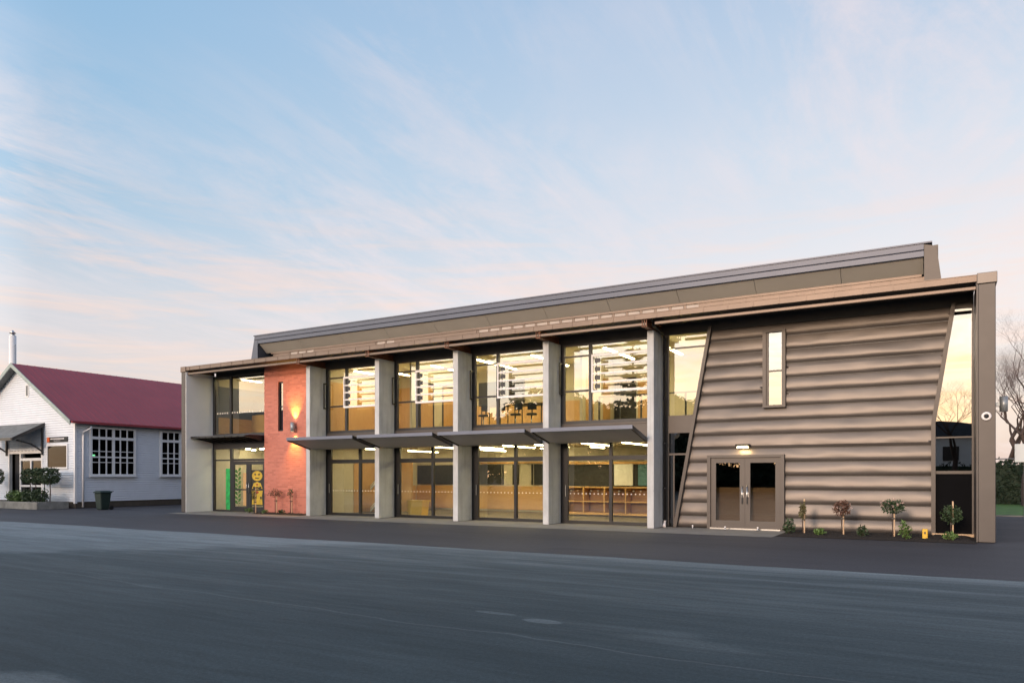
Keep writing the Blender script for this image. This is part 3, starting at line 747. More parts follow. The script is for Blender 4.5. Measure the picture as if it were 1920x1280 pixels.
# upper floor fit-out
wd = MB(); wd.box(-14.55, -10.9, 5.93, 5.99, 3.37, 5.75); wd.box(-10.7, -3.7, 5.93, 5.99, 3.37, 4.72); wd.build('timber_lining', M['ply_v'], B)
MB().box(-9.9, -7.6, 5.90, 5.925, 4.75, 5.72).build('pinboard', M['dark_in'], B); MB().box(-3.5, -2.6, 5.93, 5.99, 3.4, 5.5).build('pinboard', M['dark_in'], B)
dr = MB(); dr.box(-2.5, -1.6, 5.92, 5.99, 3.37, 5.45); dr.build('internal_door', M['ply_v'], B)
bt = MB()
for x in (-3.0, -2.2, -1.4, -.6, .2, 1.0): bt.box(x, x+.05, 3.2, 3.26, 3.37, 4.45)
bt.box(-3.0, 1.05, 3.2, 3.26, 4.451, 4.50); bt.build('balustrade', M['char'], B)
# entrance foyer
MB().box(-21.125, -21.10, .95, 3.6, .02, 2.855).build('side_lining', M['plaster'], B)
MB().box(-21.125, -21.10, 1.1, 6.0, 3.37, 4.32).build('timber_lining', M['ply'], B)
MB().box(-21.125, -21.10, 1.1, 6.0, 4.325, 5.75).build('side_lining', M['grey_wall'], B)
MB().box(-21.125, -21.10, 1.1, 6.0, 5.755, 6.235).build('side_lining', M['plaster'], B)
MB().box(-14.575, -14.55, 1.1, 5.9, 3.37, 5.60).build('timber_lining', M['ply_v'], B)
MB().box(-14.495, -14.47, 2.9, 5.0, .02, 2.30).build('timber_panel', M['ply_v'], B)
MB().box(-14.495, -14.47, 5.01, 7.3, .02, 1.16).build('timber_dado', M['ply'], B)
for y0 in (2.7, 4.3):
    q = MB(); q.box(-10.745, -10.72, y0, y0+.08, 3.37, 5.5); q.box(-10.745, -10.72, y0+.92, y0+1.0, 3.37, 5.5); q.box(-10.745, -10.72, y0+.081, y0+.919, 5.42, 5.5)
    qo = q.build('internal_door', M['char'], B); MB().box(-10.744, -10.73, y0+.081, y0+.919, 3.37, 5.419).build('door_leaf', M['ply_v'], qo)
    MB().box(-3.545, -3.53, y0+.6, y0+1.3, 3.37, 5.4).build('internal_door', M['ply_v'], B)
fo = MB(); fo.box(-21.1, -17.42, 3.6, 3.7, .02, 2.855); fo.box(-17.42, -17.36, 1.0, 3.6, .02, 2.855); fo.build('foyer_wall', M['plaster'], B)
MB().box(-21.1, -17.45, .95, 3.6, -.003, .016).build('foyer_floor', M['floor_in'], B)
MB().box(-21.1, -17.45, 3.0, 3.06, 3.37, 4.55).build('timber_lining', M['ply_v'], B)
MB().box(-21.1, -17.45, 3.08, 3.14, 4.55, 5.3).build('pinboard', M['dark_in'], B)
for x, y in ((-19.6,1.5),(-18.9,1.7),(-18.3,1.5),(-18.0,2.2),(-20.5,2.6),(-19.3,2.9),(-18.6,2.9)):
    o = MB().tube([(x,y,2.82),(x,y,2.855)], .085, 14, smooth=False).build('downlight', M['down'], B)
strip(-20.0, 1.5, 2.6, 6.02, 'strip_up')

# ------------------------------------------------------------------ furniture upstairs
def table(x, y, z, w_, label):
    t = thing('classroom_table', (x, y, z), label, 'table', 'tables by the upstairs window')
    MB().box(x-w_/2, x+w_/2, y-.35, y+.35, z+.92, z+.96).build('tabletop', M['dark_in'], t)
    for sx in (-1, 1):
        for sy in (-1, 1): MB().tube([(x+sx*(w_/2-.08), y+sy*.28, z), (x+sx*(w_/2-.08), y+sy*.28, z+.919)], .02, 8).build('leg', M['char'], t)
    return t
table(-7.05, 2.6, 3.36, 1.0, 'dark table left of the mullion in third upstairs bay')
table(-5.6, 2.9, 3.36, 1.3, 'dark table behind the white louvre in third upstairs bay')
def stool(x, y, z, label):
    t = thing('swivel_chair', (x, y, z), label, 'chair', 'swivel chairs by the upstairs window')
    b = MB(); b.lathe([(0,.0),(.18,.0),(.20,.02),(.20,.05),(.17,.07),(0,.07)], (x,y,z+.50), 16); b.build('seat', M['dark_in'], t)
    MB().tube([(x,y,z+.10),(x,y,z+.5)], .022, 8).build('column', M['steel'], t)
    b = MB()
    for k in range(5):
        a = 2*PI*k/5; b.tube([(x,y,z+.11),(x+.26*math.cos(a),y+.26*math.sin(a),z+.07)], [.02,.014], 6)
        b.tube([(x+.26*math.cos(a)-.02,y+.26*math.sin(a),z+.035),(x+.26*math.cos(a)+.02,y+.26*math.sin(a),z+.035)], .035, 8)
    b.build('base', M['black'], t)
    b = MB(); b.box(x-.17, x+.17, y+.16, y+.19, z+.72, z+.98); b.box(x-.02, x+.02, y+.17, y+.2, z+.50, z+.719); b.build('backrest', M['dark_in'], t)
    return t
st0 = stool(-7.25, 2.1, 3.36, 'dark swivel chair left of the mullion in third upstairs bay')
for x, y, l in ((-6.55,2.15,'dark swivel chair right beside the mullion in third upstairs bay'), (-5.9,2.2,'dark swivel chair in middle of third upstairs bay'), (-5.3,2.35,'dark swivel chair nearest the right column of third upstairs bay')):
    c = copy_tree(st0, None, (x, y, 3.36), random.uniform(-.6,.6)); c['label'] = l

# ------------------------------------------------------------------ small fittings outside
def wall_lamp(loc, label):
    t = thing('wall_lamp', loc, label, 'wall lamp', 'up and down wall lights')
    x, y, z = loc
    b = MB(); b.lathe([(.075,-.19),(.09,-.19),(.09,.19),(.075,.19),(.075,-.19)], (x,y,z), 20); b.box(x-.03, x+.03, y+.085, y+.15, z-.05, z+.05); b.build('lamp_body', M['grey_light'], t)
    return t
t = wall_lamp((-15.62,.44,3.66), 'grey cylinder up and down lamp on the orange brick wall')
for s_, nm in ((1,'up'), (-1,'down')):
    MB().tube([(-15.62,.44,3.66+s_*.12),(-15.62,.44,3.66+s_*.14)], .07, 16, smooth=False).build('lens', M['lamp'], t)
    L = bpy.data.lights.new('lamp_beam', 'SPOT'); L.energy = 430; L.spot_size = math.radians(76); L.spot_blend = 1.0; L.color = (1,.52,.10); L.shadow_soft_size = .03
    lo = bpy.data.objects.new('lamp_beam', L); C.objects.link(lo); lo.parent = t; lo.location = (0,0,s_*.2)
    lo.rotation_euler = (PI-.14 if s_ > 0 else .14, 0, 0)
t = wall_lamp((9.13,.75,3.42), 'grey cylinder lamp projecting from the right end wall')
MB().box(8.935, 9.05, .72, .78, 3.38, 3.46).build('arm', M['grey_light'], t)
t = thing('door_lamp', (2.67,.86,2.50), 'small black hooded lamp lit above the bronze double doors', 'wall lamp')
MB().prism([(.99,2.44),(.99,2.56),(.74,2.55),(.70,2.50)], 'x', 2.48, 2.86).build('hood', M['black'], t)
MB().box(2.52, 2.82, .76, .90, 2.445, 2.468).build('lens', emat('lit_door_lens', (1,.75,.35), 28), t)
L = bpy.data.lights.new('door_light', 'AREA'); L.shape = 'RECTANGLE'; L.size = .28; L.size_y = .1; L.energy = 5; L.color = (1,.66,.30)
lo = bpy.data.objects.new('door_light', L); C.objects.link(lo); lo.parent = t; lo.location = (0,-.02,-.075)
# dome camera on right blade
t = thing('security_camera', (8.70,-.61,3.03), 'white ringed round security camera on the right end blade', 'camera')
def ydisc(prof, c, n=24):
    b = MB(); vs = []; fs = []
    for r, yy in prof:
        for k in range(n): a = 2*PI*k/n; vs.append((c[0]+r*math.cos(a), c[1]+yy, c[2]+r*math.sin(a)))
    for i in range(len(prof)-1):
        for k in range(n): k2 = (k+1) % n; fs.append((i*n+k, i*n+k2, (i+1)*n+k2, (i+1)*n+k))
    return b.add(vs, fs, True)
ydisc([(.105,0),(.105,-.03),(.09,-.05),(.055,-.055),(.05,-.03)], (8.70,-.605,3.03)).build('housing', M['white'], t)
ydisc([(.052,-.03),(.05,-.06),(.035,-.085),(.015,-.095),(.001,-.096)], (8.70,-.605,3.03)).build('lens', M['black'], t)
# door stop bollards
for i, (x, y) in enumerate(((1.25,.55),(2.25,.45),(3.15,.62))):
    t = thing('door_stop', (x,y,.012), ['small white door stop on paving left of double doors','small white door stop in front of left bronze door','small white door stop in front of right bronze door'][i], 'door stop', 'door stops on the paving')
    MB().lathe([(0,0),(.035,0),(.03,.05),(0,.055)], (x,y,.012), 12).build('stop_base', M['steel'], t)
    MB().lathe([(0,.0),(.024,.0),(.024,.05),(0,.06)], (x,y,.066), 12).build('stop_cap', M['white'], t)
# yellow marker in bed
t = thing('yellow_marker', (7.42,-.55,.05), 'small yellow service marker post in the mulch by the tall window', 'marker')
MB().box(7.36, 7.48, -.60, -.54, .03, .29).build('marker_plate', M['yellow'], t, bevel=.01)
MB().box(7.40, 7.44, -.606, -.601, .17, .22).build('marker_text', M['black'], t)
MB().box(7.41, 7.43, -.535, -.50, .0, .25).build('marker_stake', M['stake'], t)

# ------------------------------------------------------------------ plants
def leaves(mb, c, r, n, size, shell=.35, flat=1.0):
    for _ in range(n):
        d = Vector((random.gauss(0,1), random.gauss(0,1), random.gauss(0,1))).normalized()
        q = random.uniform(shell, 1)**.6
        k = 1+.25*noise.noise(d*2.3+Vector(c))
        p = Vector(c)+Vector((d.x*r[0], d.y*r[1], d.z*r[2]))*q*k
        a = Vector((random.gauss(0,1), random.gauss(0,1), random.gauss(0,1)*flat)).normalized(); b = a.orthogonal().normalized()
        b.rotate(Matrix.Rotation(random.uniform(0,6.28), 3, a)); s = size*random.uniform(.6,1.3)
        u = a*s; v = b*s*.42
        mb.add([p-u*.5, p+v*.5, p+u*.5+Vector((0,0,-s*.12)), p-v*.5], [(0,1,2,3)])
    return mb
def standard(x, y, h, rx, rz, m, label, petals=0, staketop=0, group='young standard trees in the garden bed', tall=1, n=420):
    t = thing('young_tree', (x,y,.05), label, 'young tree', group)
    b = MB(); cz = h-rz
    b.tube([(x+.01,y,.02),(x-.01,y+.01,cz*.6),(x,y,cz)], [.014,.012,.008], 6)
    for k in range(9):
        a = random.uniform(0,6.28); b.tube([(x,y,cz-rz*.6+.1*rz*k),(x+math.cos(a)*rx*.7,y+math.sin(a)*rx*.7,cz-rz*.2+rz*random.uniform(0,.7))], [.006,.002], 4)
    b.build('trunk', M['bark'], t)
    b = MB(); leaves(b, (x,y,cz), (rx,rx,rz), n, .075, .25); b.build('crown', M[m], t)
    if petals:
        b = MB()
        for _ in range(petals):
            d = Vector((random.gauss(0,1), random.gauss(0,1), abs(random.gauss(0,.8)))).normalized()
            leaves(b, (x+d.x*rx,y+d.y*rx,cz+d.z*rz), (.03,.03,.03), 9, .035)
        b.build('blossom', M['petal'], t)
    sh = staketop or h*.62
    MB().box(x+.02, x+.055, y+.03, y+.065, .0, sh).build('stake', M['stake'], t, bevel=.004)
    MB().box(x-.02, x+.06, y-.02, y+.07, cz*.62, cz*.62+.03).build('tie', M['black'], t)
    return t
random.seed(5)
standard(4.52,-.30, .92,.10,.26,'leaf_olive','thin olive leaved sapling with tall pale stake, nearest the bronze doors', 0, .98, n=230)
standard(5.50,-.35, .98,.24,.22,'leaf_red','bronze leaved standard with round head in middle of bed', 10, n=420)
standard(6.70,-.50,1.02,.30,.19,'leaf','broad flat headed standard with pale flowers and a thick pine stake', 26, .80, n=520)
standard(7.98,-.35, .90,.24,.24,'leaf','bushy dark green standard in front of the black window panel', 0, .98, n=620)
def shrub(x, y, r, h, m, label, n=160, group='low young shrubs along the garden bed', size=.09):
    t = thing('low_shrub', (x,y,.04), label, 'shrub', group)
    b = MB()
    for k in range(6):
        a = 6.28*k/6; b.tube([(x,y,.03),(x+math.cos(a)*r*.5,y+math.sin(a)*r*.5,h*.7)], [.006,.003], 4)
    b.build('stem', M['bark'], t)
    b = MB(); leaves(b, (x,y,.05+h*.5), (r,r,h*.5), n, size, .1); b.build('foliage', M[m], t); return t
shrub(4.22,-.60,.17,.42,'leaf','grey green shrub at the left end of the bed', 230)
shrub(5.00,-.75,.15,.20,'leaf2','bright lime shrub between the first and second standards', 170)
shrub(6.02,-.80,.15,.30,'leaf','mid green shrub between the second and third standards', 170)
shrub(7.00,-.95,.16,.46,'leaf2','taller yellow green shrub beside the yellow marker', 200)
shrub(7.95,-.85,.18,.22,'leaf2','small spreading lime shrub under the last standard', 150)
g2 = 'plants in front of the orange brick wall'
standard(-16.45,.25,1.10,.30,.20,'leaf_red','small dark headed standard in front of the brick wall', 0, .75, g2, n=220)
standard(-15.65,.35,1.12,.12,.24,'leaf','thin sapling in front of brick wall nearest the column', 0, .8, g2, n=110)
standard(-17.55,.10,1.05,.13,.26,'leaf_olive','olive sapling at left edge of the brick wall', 0, 1.1, g2, n=160)
shrub(-17.9,.15,.22,.20,'leaf2','lime shrub low at the entrance doors', 120, g2)
shrub(-16.9,.10,.14,.16,'leaf2','tiny shrub under the left part of the brick wall', 80, g2)
shrub(-15.9,.10,.14,.18,'leaf','tiny shrub under the brick wall lamp', 80, g2)

# ------------------------------------------------------------------ weatherboard hall on the left
H = thing('weatherboard_hall', (-34.6, -.8, 0), 'white weatherboard hall with maroon iron roof and gabled porch end', 'hall')
HX1, HX0, HY0, HY1 = -29.4, -39.8, -.8, 14.0
wb = MB(); z = .32
def gx(z):  # half width available under gable at height z
    return 5.2 if z < 4.45 else max(0, 5.2-(z-4.45)/math.tan(math.radians(30.2)))
BH = .12
while z < 7.35:
    h2 = gx(z+BH)
    if h2 <= .05: break
    for s0, s1 in ((-34.6-gx(z+BH), -34.6+gx(z+BH)),):
        # leave the porch doors open
        if z < 2.9: segs = ((s0, -35.75), (-32.35, s1))
        else: segs = ((s0, s1),)
        for a, b in segs:
            wb.add([(a,HY0-.036,z+.026),(b,HY0-.036,z+.026),(b,HY0-.004,z+BH),(a,HY0-.004,z+BH),(a,HY0,z+.026),(b,HY0,z+.026),(a,HY0,z),(b,HY0,z)], [(0,1,2,3),(0,4,5,1),(4,6,7,5)])
    if z < 4.42: wb.add([(HX1+.036,HY0,z+.026),(HX1+.036,HY1,z+.026),(HX1+.004,HY1,z+BH),(HX1+.004,HY0,z+BH),(HX1,HY0,z+.026),(HX1,HY1,z+.026),(HX1,HY0,z),(HX1,HY1,z)], [(0,1,2,3),(0,4,5,1),(4,6,7,5)])
    z += BH
wb.build('wall', M['boards'], H)
# inner shell keeps the inside dark
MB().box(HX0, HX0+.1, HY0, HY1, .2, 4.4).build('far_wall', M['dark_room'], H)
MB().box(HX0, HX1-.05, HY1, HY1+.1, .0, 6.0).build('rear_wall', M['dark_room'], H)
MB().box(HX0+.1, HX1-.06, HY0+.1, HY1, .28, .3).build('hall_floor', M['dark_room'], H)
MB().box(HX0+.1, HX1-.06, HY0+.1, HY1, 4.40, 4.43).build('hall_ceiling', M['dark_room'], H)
fb = MB(); fb.box(HX1-.06, HX1-.02, HY0+.05, HY1, .02, .315); fb.box(HX0, -35.8, HY0+.02, HY0+.06, .02, .315); fb.box(-32.3, HX1-.02, HY0+.02, HY0+.06, .02, .315); fb.build('footing', M['dark_room'], H)
cb = MB(); cb.box(HX1-.09, HX1+.04, HY0-.04, HY0+.07, .25, 4.42); cb.build('corner_board', M['housetrim'], H)
# roof
def roofplane(sx):
    b = MB(); tz = math.tan(math.radians(30.2)); xe = -34.6+sx*5.55; ze = 4.45-.35*tz+.08; zr = 4.45+5.2*tz+.08
    b.add([(xe,HY0-.45,ze),(xe,HY1+.4,ze),(-34.6,HY1+.4,zr),(-34.6,HY0-.45,zr),(xe,HY0-.45,ze-.05),(xe,HY1+.4,ze-.05),(-34.6,HY1+.4,zr-.05),(-34.6,HY0-.45,zr-.05)],
          [(0,1,2,3),(4,7,6,5),(0,4,5,1),(0,3,7,4),(1,5,6,2)])
    y = HY0-.40   # standing corrugation lines
    while y < HY1+.3:
        b.add([(xe,y,ze+.012),(xe,y+.03,ze+.012),(-34.6,y+.03,zr+.012),(-34.6,y,zr+.012),(xe,y-.03,ze),(xe,y+.06,ze),(-34.6,y+.06,zr),(-34.6,y-.03,zr)], [(0,1,2,3),(4,0,3,7),(1,5,6,2)]); y += .38
    o = b.build('roof', M['redroof'], H)
    bg = MB(); bg.add([(xe,HY0-.47,ze-.20),(xe,HY0-.47,ze+.02),(-34.6,HY0-.47,zr+.02),(-34.6,HY0-.47,zr-.20),(xe,HY0-.43,ze-.20),(xe,HY0-.43,ze+.02),(-34.6,HY0-.43,zr+.02),(-34.6,HY0-.43,zr-.20)], [(0,1,2,3),(4,7,6,5),(0,4,5,1),(0,3,7,4),(1,5,6,2)])
    bg.build('bargeboard', M['barge'], o)
    sf_ = MB(); sf_.add([(xe,HY0-.44,ze-.12),(-34.6,HY0-.44,zr-.12),(-34.6,HY0,zr-.12),(xe,HY0,ze-.12)], [(0,1,2,3)]); sf_.build('eave_lining', M['greyroof'], o)
    return ze
ze = roofplane(1); roofplane(-1)
MB().box(HX1+.36, HX1+.47, HY0-.4, HY1+.4, ze-.12, ze-.01).build('gutter', M['redroof'], H)
MB().box(HX1-.01, HX1+.36, HY0, HY1, 4.13+.06, 4.22).build('eave_board', M['greyroof'], H)
dp = MB(); dp.tube([(HX1+.40,-.20,4.10),(HX1+.36,-.28,3.98),(HX1+.10,-.46,3.80),(HX1+.09,-.47,3.6),(HX1+.09,-.47,.06)], .045, 10); dp.build('downpipe', M['housetrim'], H)
vt = MB(); vt.box(-33.96, -33.66, HY0-.05, HY0+.02, 5.75, 6.45)
vo = vt.build('gable_vent', M['housetrim'], H); MB().box(-33.90, -33.72, HY0-.056, HY0-.051, 5.83, 6.37).build('vent_louvre', M['greyroof'], vo)
# side windows
def side_window(y0, y1, cols):
    X = HX1+.095; o = MB(); z0, z1 = 1.62, 4.10
    o.box(X-.08, X+.04, y0, y0+.10, z0, z1); o.box(X-.08, X+.04, y1-.10, y1, z0, z1)
    o.box(X-.08, X+.04, y0+.10, y1-.10, z1-.08, z1); o.box(X-.08, X+.04, y0+.10, y1-.10, z0, z0+.10)
    o.box(X-.08, X+.045, y0+.10, y1-.10, 3.48, 3.62)
    rails = [(2.55, 2.62), (2.30, 2.335), (2.86, 2.895)]
    yi0, yi1 = y0+.10, y1-.10; per = (yi1-yi0)/cols
    for c_ in range(1, cols):
        wdt = .06 if c_ % 3 == 0 else .022
        yy = yi0+per*c_; o.box(X-.06, X+(.03 if c_ % 3 == 0 else .02), yy-wdt, yy+wdt, z0+.10, z1-.08)
    for a, b in rails: o.box(X-.058, X+.022, yi0, yi1, a, b)
    f = o.build('window', M['housetrim'], H)
    MB().box(X-.05, X-.045, yi0-.02, yi1+.02, z0+.08, z1-.06).build('pane', M['glass_old'], f)
    MB().box(X-.02, X+.10, y0-.06, y1+.06, z0-.05, z0).build('sill', M['housetrim'], f)
    return f
side_window(-.12, 2.32, 6); side_window(3.75, 6.2, 6)
# side wall openings are backed: dark box behind each window stops boards showing
for y0, y1 in ((-.02,2.22),(3.85,6.1)):
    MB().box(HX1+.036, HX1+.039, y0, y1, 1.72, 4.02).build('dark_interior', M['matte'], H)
# porch end
X = -32.35
pw = MB(); pw.box(-35.75, -35.62, HY0-.03, HY0+.12, .25, 4.35); pw.box(-32.47, -32.35, HY0-.03, HY0+.12, .25, 4.35)
pw.box(-35.62, -32.47, HY0-.02, HY0+.10, 2.80, 2.94); pw.box(-34.60, -34.48, HY0-.02, HY0+.10, .25, 2.80); pw.box(-34.48, -32.47, HY0-.02, HY0+.10, 2.42, 2.56)
pw.box(-33.55, -33.43, HY0-.02, HY0+.10, .25, 2.42); pw.box(-34.48, -33.55, HY0-.01, HY0+.09, 1.05, 1.15); pw.box(-33.43, -32.47, HY0-.01, HY0+.09, 1.05, 1.15); pw.box(-34.48, -33.55, HY0-.01, HY0+.09, .25, .38); pw.box(-33.43, -32.47, HY0-.01, HY0+.09, .25, .38)
for k in range(3):
    a = -35.62+k*1.05; 
    if k: pw.box(a-.05, a+.05, HY0-.015, HY0+.09, 2.94, 4.2)
    for q in (1, 2): xx = a+q*.35; pw.box(xx-.02, xx+.02, HY0-.012, HY0+.08, 2.94, 4.2)
pw.box(-35.62, -32.47, HY0-.008, HY0+.07, 3.33, 3.38); pw.box(-35.62, -32.47, HY0-.008, HY0+.07, 3.85, 3.90)
po = pw.build('porch_screen', M['housetrim'], H)
MB().box(-34.5, -32.45, HY0+.03, HY0+.036, .3, 2.5).build('pane', M['glass_old'], po)
MB().box(-35.65, -32.45, HY0+.03, HY0+.036, 2.9, 4.3).build('pane', M['glass_old'], po)
MB().box(-35.62, -34.6, HY0+.25, HY0+.3, .3, 2.8).build('door', M['dark_in'], H)
pr = MB(); pr.prism([(HY0-.03,4.30),(HY0-.03,4.36),(HY0-1.55,3.52),(HY0-1.55,3.46)], 'x', -36.6, -32.2); pro = pr.build('porch_roof', M['greyroof'], H)
fb = MB(); fb.prism([(HY0-.02,4.18),(HY0-.02,4.37),(HY0-1.58,3.53),(HY0-1.58,3.38)], 'x', -32.2, -32.12); fb.box(-36.6, -32.2, HY0-1.6, HY0-1.56, 3.38, 3.53); fb.build('porch_fascia', M['char'], pro)
for xx in (-35.85, -32.32):
    k = MB(); k.box(xx, xx+.08, HY0-.12, HY0-.03, 2.7, 4.1); k.tube([(xx+.04,HY0-.1,2.9),(xx+.04,HY0-.6,3.25),(xx+.04,HY0-1.3,3.42)], .04, 6); k.build('porch_bracket', M['char'], pro)
k = MB(); k.tube([(-37.4,-2.3,3.45),(-36.2,HY0-.1,3.05)], .035, 6); k.build('porch_brace', M['char'], pro)
# poster window and its frame
pf = MB(); a, b, c, d = -31.85, -29.98, 1.98, 3.22
pf.box(a, a+.07, HY0-.08, HY0-.02, c, d); pf.box(b-.07, b, HY0-.08, HY0-.02, c, d); pf.box(a+.07, b-.07, HY0-.08, HY0-.02, c, c+.08); pf.box(a+.07, b-.07, HY0-.08, HY0-.02, d-.08, d)
pfo = pf.build('window', M['housetrim'], H)
MB().box(a+.06, b-.06, HY0-.058, HY0-.05, c+.06, d-.06).build('pane', glassmat('dark_reflecting_pane', -.03, (.02,.02,.02), wob=.2), pfo)
MB().box(a+.06, b-.06, HY0-.045, HY0-.03, c+.06, d-.06).build('backing', M['matte'], pfo)
# sign board with pale lettering too small to read
t = thing('name_sign', (-30.9, HY0-.05, 3.5), 'narrow dark sign with orange end square above the hall window', 'sign')
MB().box(-31.85, -30.0, HY0-.07, HY0-.03, 3.34, 3.60).build('sign_board', M['black_decal'], t)
MB().box(-31.84, -31.60, HY0-.078, HY0-.0705, 3.35, 3.59).build('orange_square', M['orange'], t)
b = MB(); xx = -31.5; random.seed(2)
while xx < -30.3: wd_ = random.uniform(.03,.07); b.box(xx, xx+wd_, HY0-.076, HY0-.0705, 3.47, 3.535); xx += wd_+.025
b.box(-31.2, -30.6, HY0-.076, HY0-.0705, 3.40, 3.415)
b.build('lettering', M['white'], t)
# small green exit light inside the first window
t = thing('exit_light', (HX1+.05, .05, 2.62), 'small green glow in the left sash of the hall side window', 'exit light')
MB().box(HX1+.027, HX1+.05, .02, .16, 2.63, 2.70).build('lit_face', emat('lit_green', (.25,1,.45), 3.0), t)
# steel flue behind the ridge
t = thing('flue', (-45.2, 4, 0), 'tall bright galvanised flue behind the maroon roof', 'flue')
MB().tube([(-45.3,4,0),(-45.3,4,10.9)], .21, 16).build('flue_pipe', M['flue'], t)
b = MB(); b.tube([(-45.3,4,10.9),(-45.3,4,11.02)], [.17,.10], 16); b.tube([(-45.3,4,11.05),(-45.3,4,11.25)], [.2,.03], 16); b.tube([(-45.3,4,9.0),(-45.3,4,9.06)], .19, 16); b.build('flue_cap', M['steel'], t)
b = MB(); b.tube([(-44.98,4,0),(-44.98,4,10.3)], .03, 6); b.tube([(-45.3,4,8.8),(-44.98,4,8.8)], .02, 6); b.tube([(-45.3,4,10.2),(-44.98,4,10.2)], .02, 6); b.build('flue_stay', M['grey_light'], t)

# planter, clipped bushes
t = thing('concrete_planter', (-31, -1.9, 0), 'low concrete planter kerb in front of the hall gable', 'planter')
b = MB(); b.box(-33.6, -29.6, -2.5, -2.35, 0, .36); b.box(-33.6, -33.45, -2.349, -1.0, 0, .36); b.box(-29.75, -29.6, -2.349, -1.0, 0, .36); b.build('kerb_wall', M['planter'], t, bevel=.015)
MB().box(-33.44, -29.76, -2.34, -1.0, 0, .28).build('planter_soil', M['soil'], t)
def clipped(x0, x1, y, z0, z1, label, n, stems):
    t = thing('clipped_bush', ((x0+x1)/2, y, .2), label, 'clipped bush', 'clipped cloud bushes at the hall gable')
    b = MB()
    for xx in stems: b.tube([(xx,y,.2),(xx+.06,y,.9),(xx,y,z0+.2)], [.03,.025,.02], 6)
    b.build('stem', M['bark'], t)
    b = MB()
    for _ in range(n):
        p = Vector((random.uniform(-1,1), random.uniform(-1,1), random.uniform(-1,1)))
        q = (abs(p.x)**4+abs(p.y)**4+abs(p.z)**4)**.25
        if q < .1: continue
        p = p/q*random.uniform(.75,1.04)
        leaves(b, ((x0+x1)/2+p.x*(x1-x0)/2, y+p.y*.38, (z0+z1)/2+p.z*(z1-z0)/2), (.05,.05,.05), 3, .12)
    b.build('foliage', M['leaf'], t)
random.seed(8)
clipped(-32.15, -30.95, -1.7, 1.28, 1.95, 'left clipped box head of the pair on stems below the hall window', 500, (-31.8,-31.3))
clipped(-30.90, -29.55, -1.7, 1.25, 2.02, 'right larger clipped box head beside the hall corner', 620, (-30.5,-30.0))
clipped(-36.2, -34.9, -1.7, 1.2, 2.0, 'clipped bush left of the porch, cut by the picture edge', 500, (-35.8,-35.3))
for i, (x, r, h, m, l) in enumerate(((-32.9,.45,.62,'leaf2','bright green low bush at left end of planter'), (-32.2,.45,.60,'leaf2','bright green low bush in middle of planter'), (-31.4,.5,.66,'leaf','darker green low bush right of centre in planter'), (-30.5,.5,.75,'leaf','spiky dark bush at right end of planter'))):
    t = thing('planter_bush', (x,-1.9,.28), l, 'bush', 'low bushes in the concrete planter')
    b = MB(); b.tube([(x,-1.9,.25),(x,-1.9,.5)], .03, 6); b.build('stem', M['bark'], t)
    b = MB(); leaves(b, (x,-1.9,.28+h*.5), (r,.4,h*.5), 700, .12, .3); b.build('foliage', M[m], t)
# wheelie bin
t = thing('rubbish_bin', (-26.9,-.9,0), 'dark green plastic rubbish bin beside the hall side wall', 'bin')
bx, by = -26.9, -.9
def taper(mb, x, y, z0, z1, w0, w1, d0, d1):
    mb.add([(x-w0,y-d0,z0),(x+w0,y-d0,z0),(x+w0,y+d0,z0),(x-w0,y+d0,z0),(x-w1,y-d1,z1),(x+w1,y-d1,z1),(x+w1,y+d1,z1),(x-w1,y+d1,z1)], [(0,3,2,1),(4,5,6,7),(0,1,5,4),(1,2,6,5),(2,3,7,6),(3,0,4,7)])
b = MB(); taper(b, bx, by, .02, .80, .20, .27, .20, .27); b.build('bin_body', M['bin'], t, bevel=.03)
b = MB(); taper(b, bx, by, .802, .86, .30, .31, .30, .31); taper(b, bx, by, .86, .92, .29, .23, .29, .23); b.build('lid', M['bin'], t, bevel=.02)
b = MB(); b.tube([(bx-.25,by+.38,.88),(bx+.25,by+.38,.88)], .018, 8); b.build('handle', M['bin'], t)
for s_ in (-1, 1): MB().tube([(bx+s_*.21,by+.27,.1),(bx+s_*.27,by+.27,.1)], .1, 14).build('wheel', M['black'], t)

# ------------------------------------------------------------------ trees
def bare_tree(x, y, h, label, seed, depth=7, spread=.5, lean=(0,0), r0=.28, name='bare_tree', L0=.20, dec=(.68,.86)):
    random.seed(seed)
    t = thing(name, (x,y,0), label, 'tree', 'bare winter trees')
    trunk = MB(); tw = MB()
    def grow(p, d, L, r, k):
        n = 3; pts = [p]; q = p.copy(); dd = d.copy()
        for i in range(n):
            dd = (dd+Vector((random.gauss(0,.12), random.gauss(0,.12), random.gauss(.03,.08)))).normalized()
            q = q+dd*(L/n); pts.append(q.copy())
        rr = [r*(1-.4*i/n) for i in range(n+1)]
        r = max(r, .028)
        (trunk if r > .035 else tw).tube(pts, rr, 7 if r > .1 else (4 if r > .03 else 3), cap=False)
        if k == 0: return
        m = 2 if k > 5 else random.choice((2,3,3,4))
        for j in range(m):
            a = Vector((random.gauss(0,1), random.gauss(0,1), random.gauss(.25,.5))).normalized()
            nd = (dd*(1-spread*.6)+a*spread*(1.0+.1*(7-k))+Vector((0,0,.16))).normalized()
            grow(pts[-1] if j < 2 else pts[2], nd, L*random.uniform(*dec), rr[-1]*(.74 if j else .84), k-1)
    d = Vector((lean[0], lean[1], 1)).normalized()
    grow(Vector((x,y,-.05)), d, h*L0, r0, depth)
    trunk.build('trunk', M['bark'], t); tw.build('twigs', M['twig'], t)
    return t
bare_tree(12.0, 26.5, 16.5, 'bare tree with reddish twigs behind the right end of the building', 3, 9, .58, (-.12,0), .46, L0=.15, dec=(.74,.88))
bare_tree(14.2, 33, 16, 'second bare tree rising beyond the dark hedge', 12, 9, .55, (-.1,0), .4, L0=.16, dec=(.72,.88))
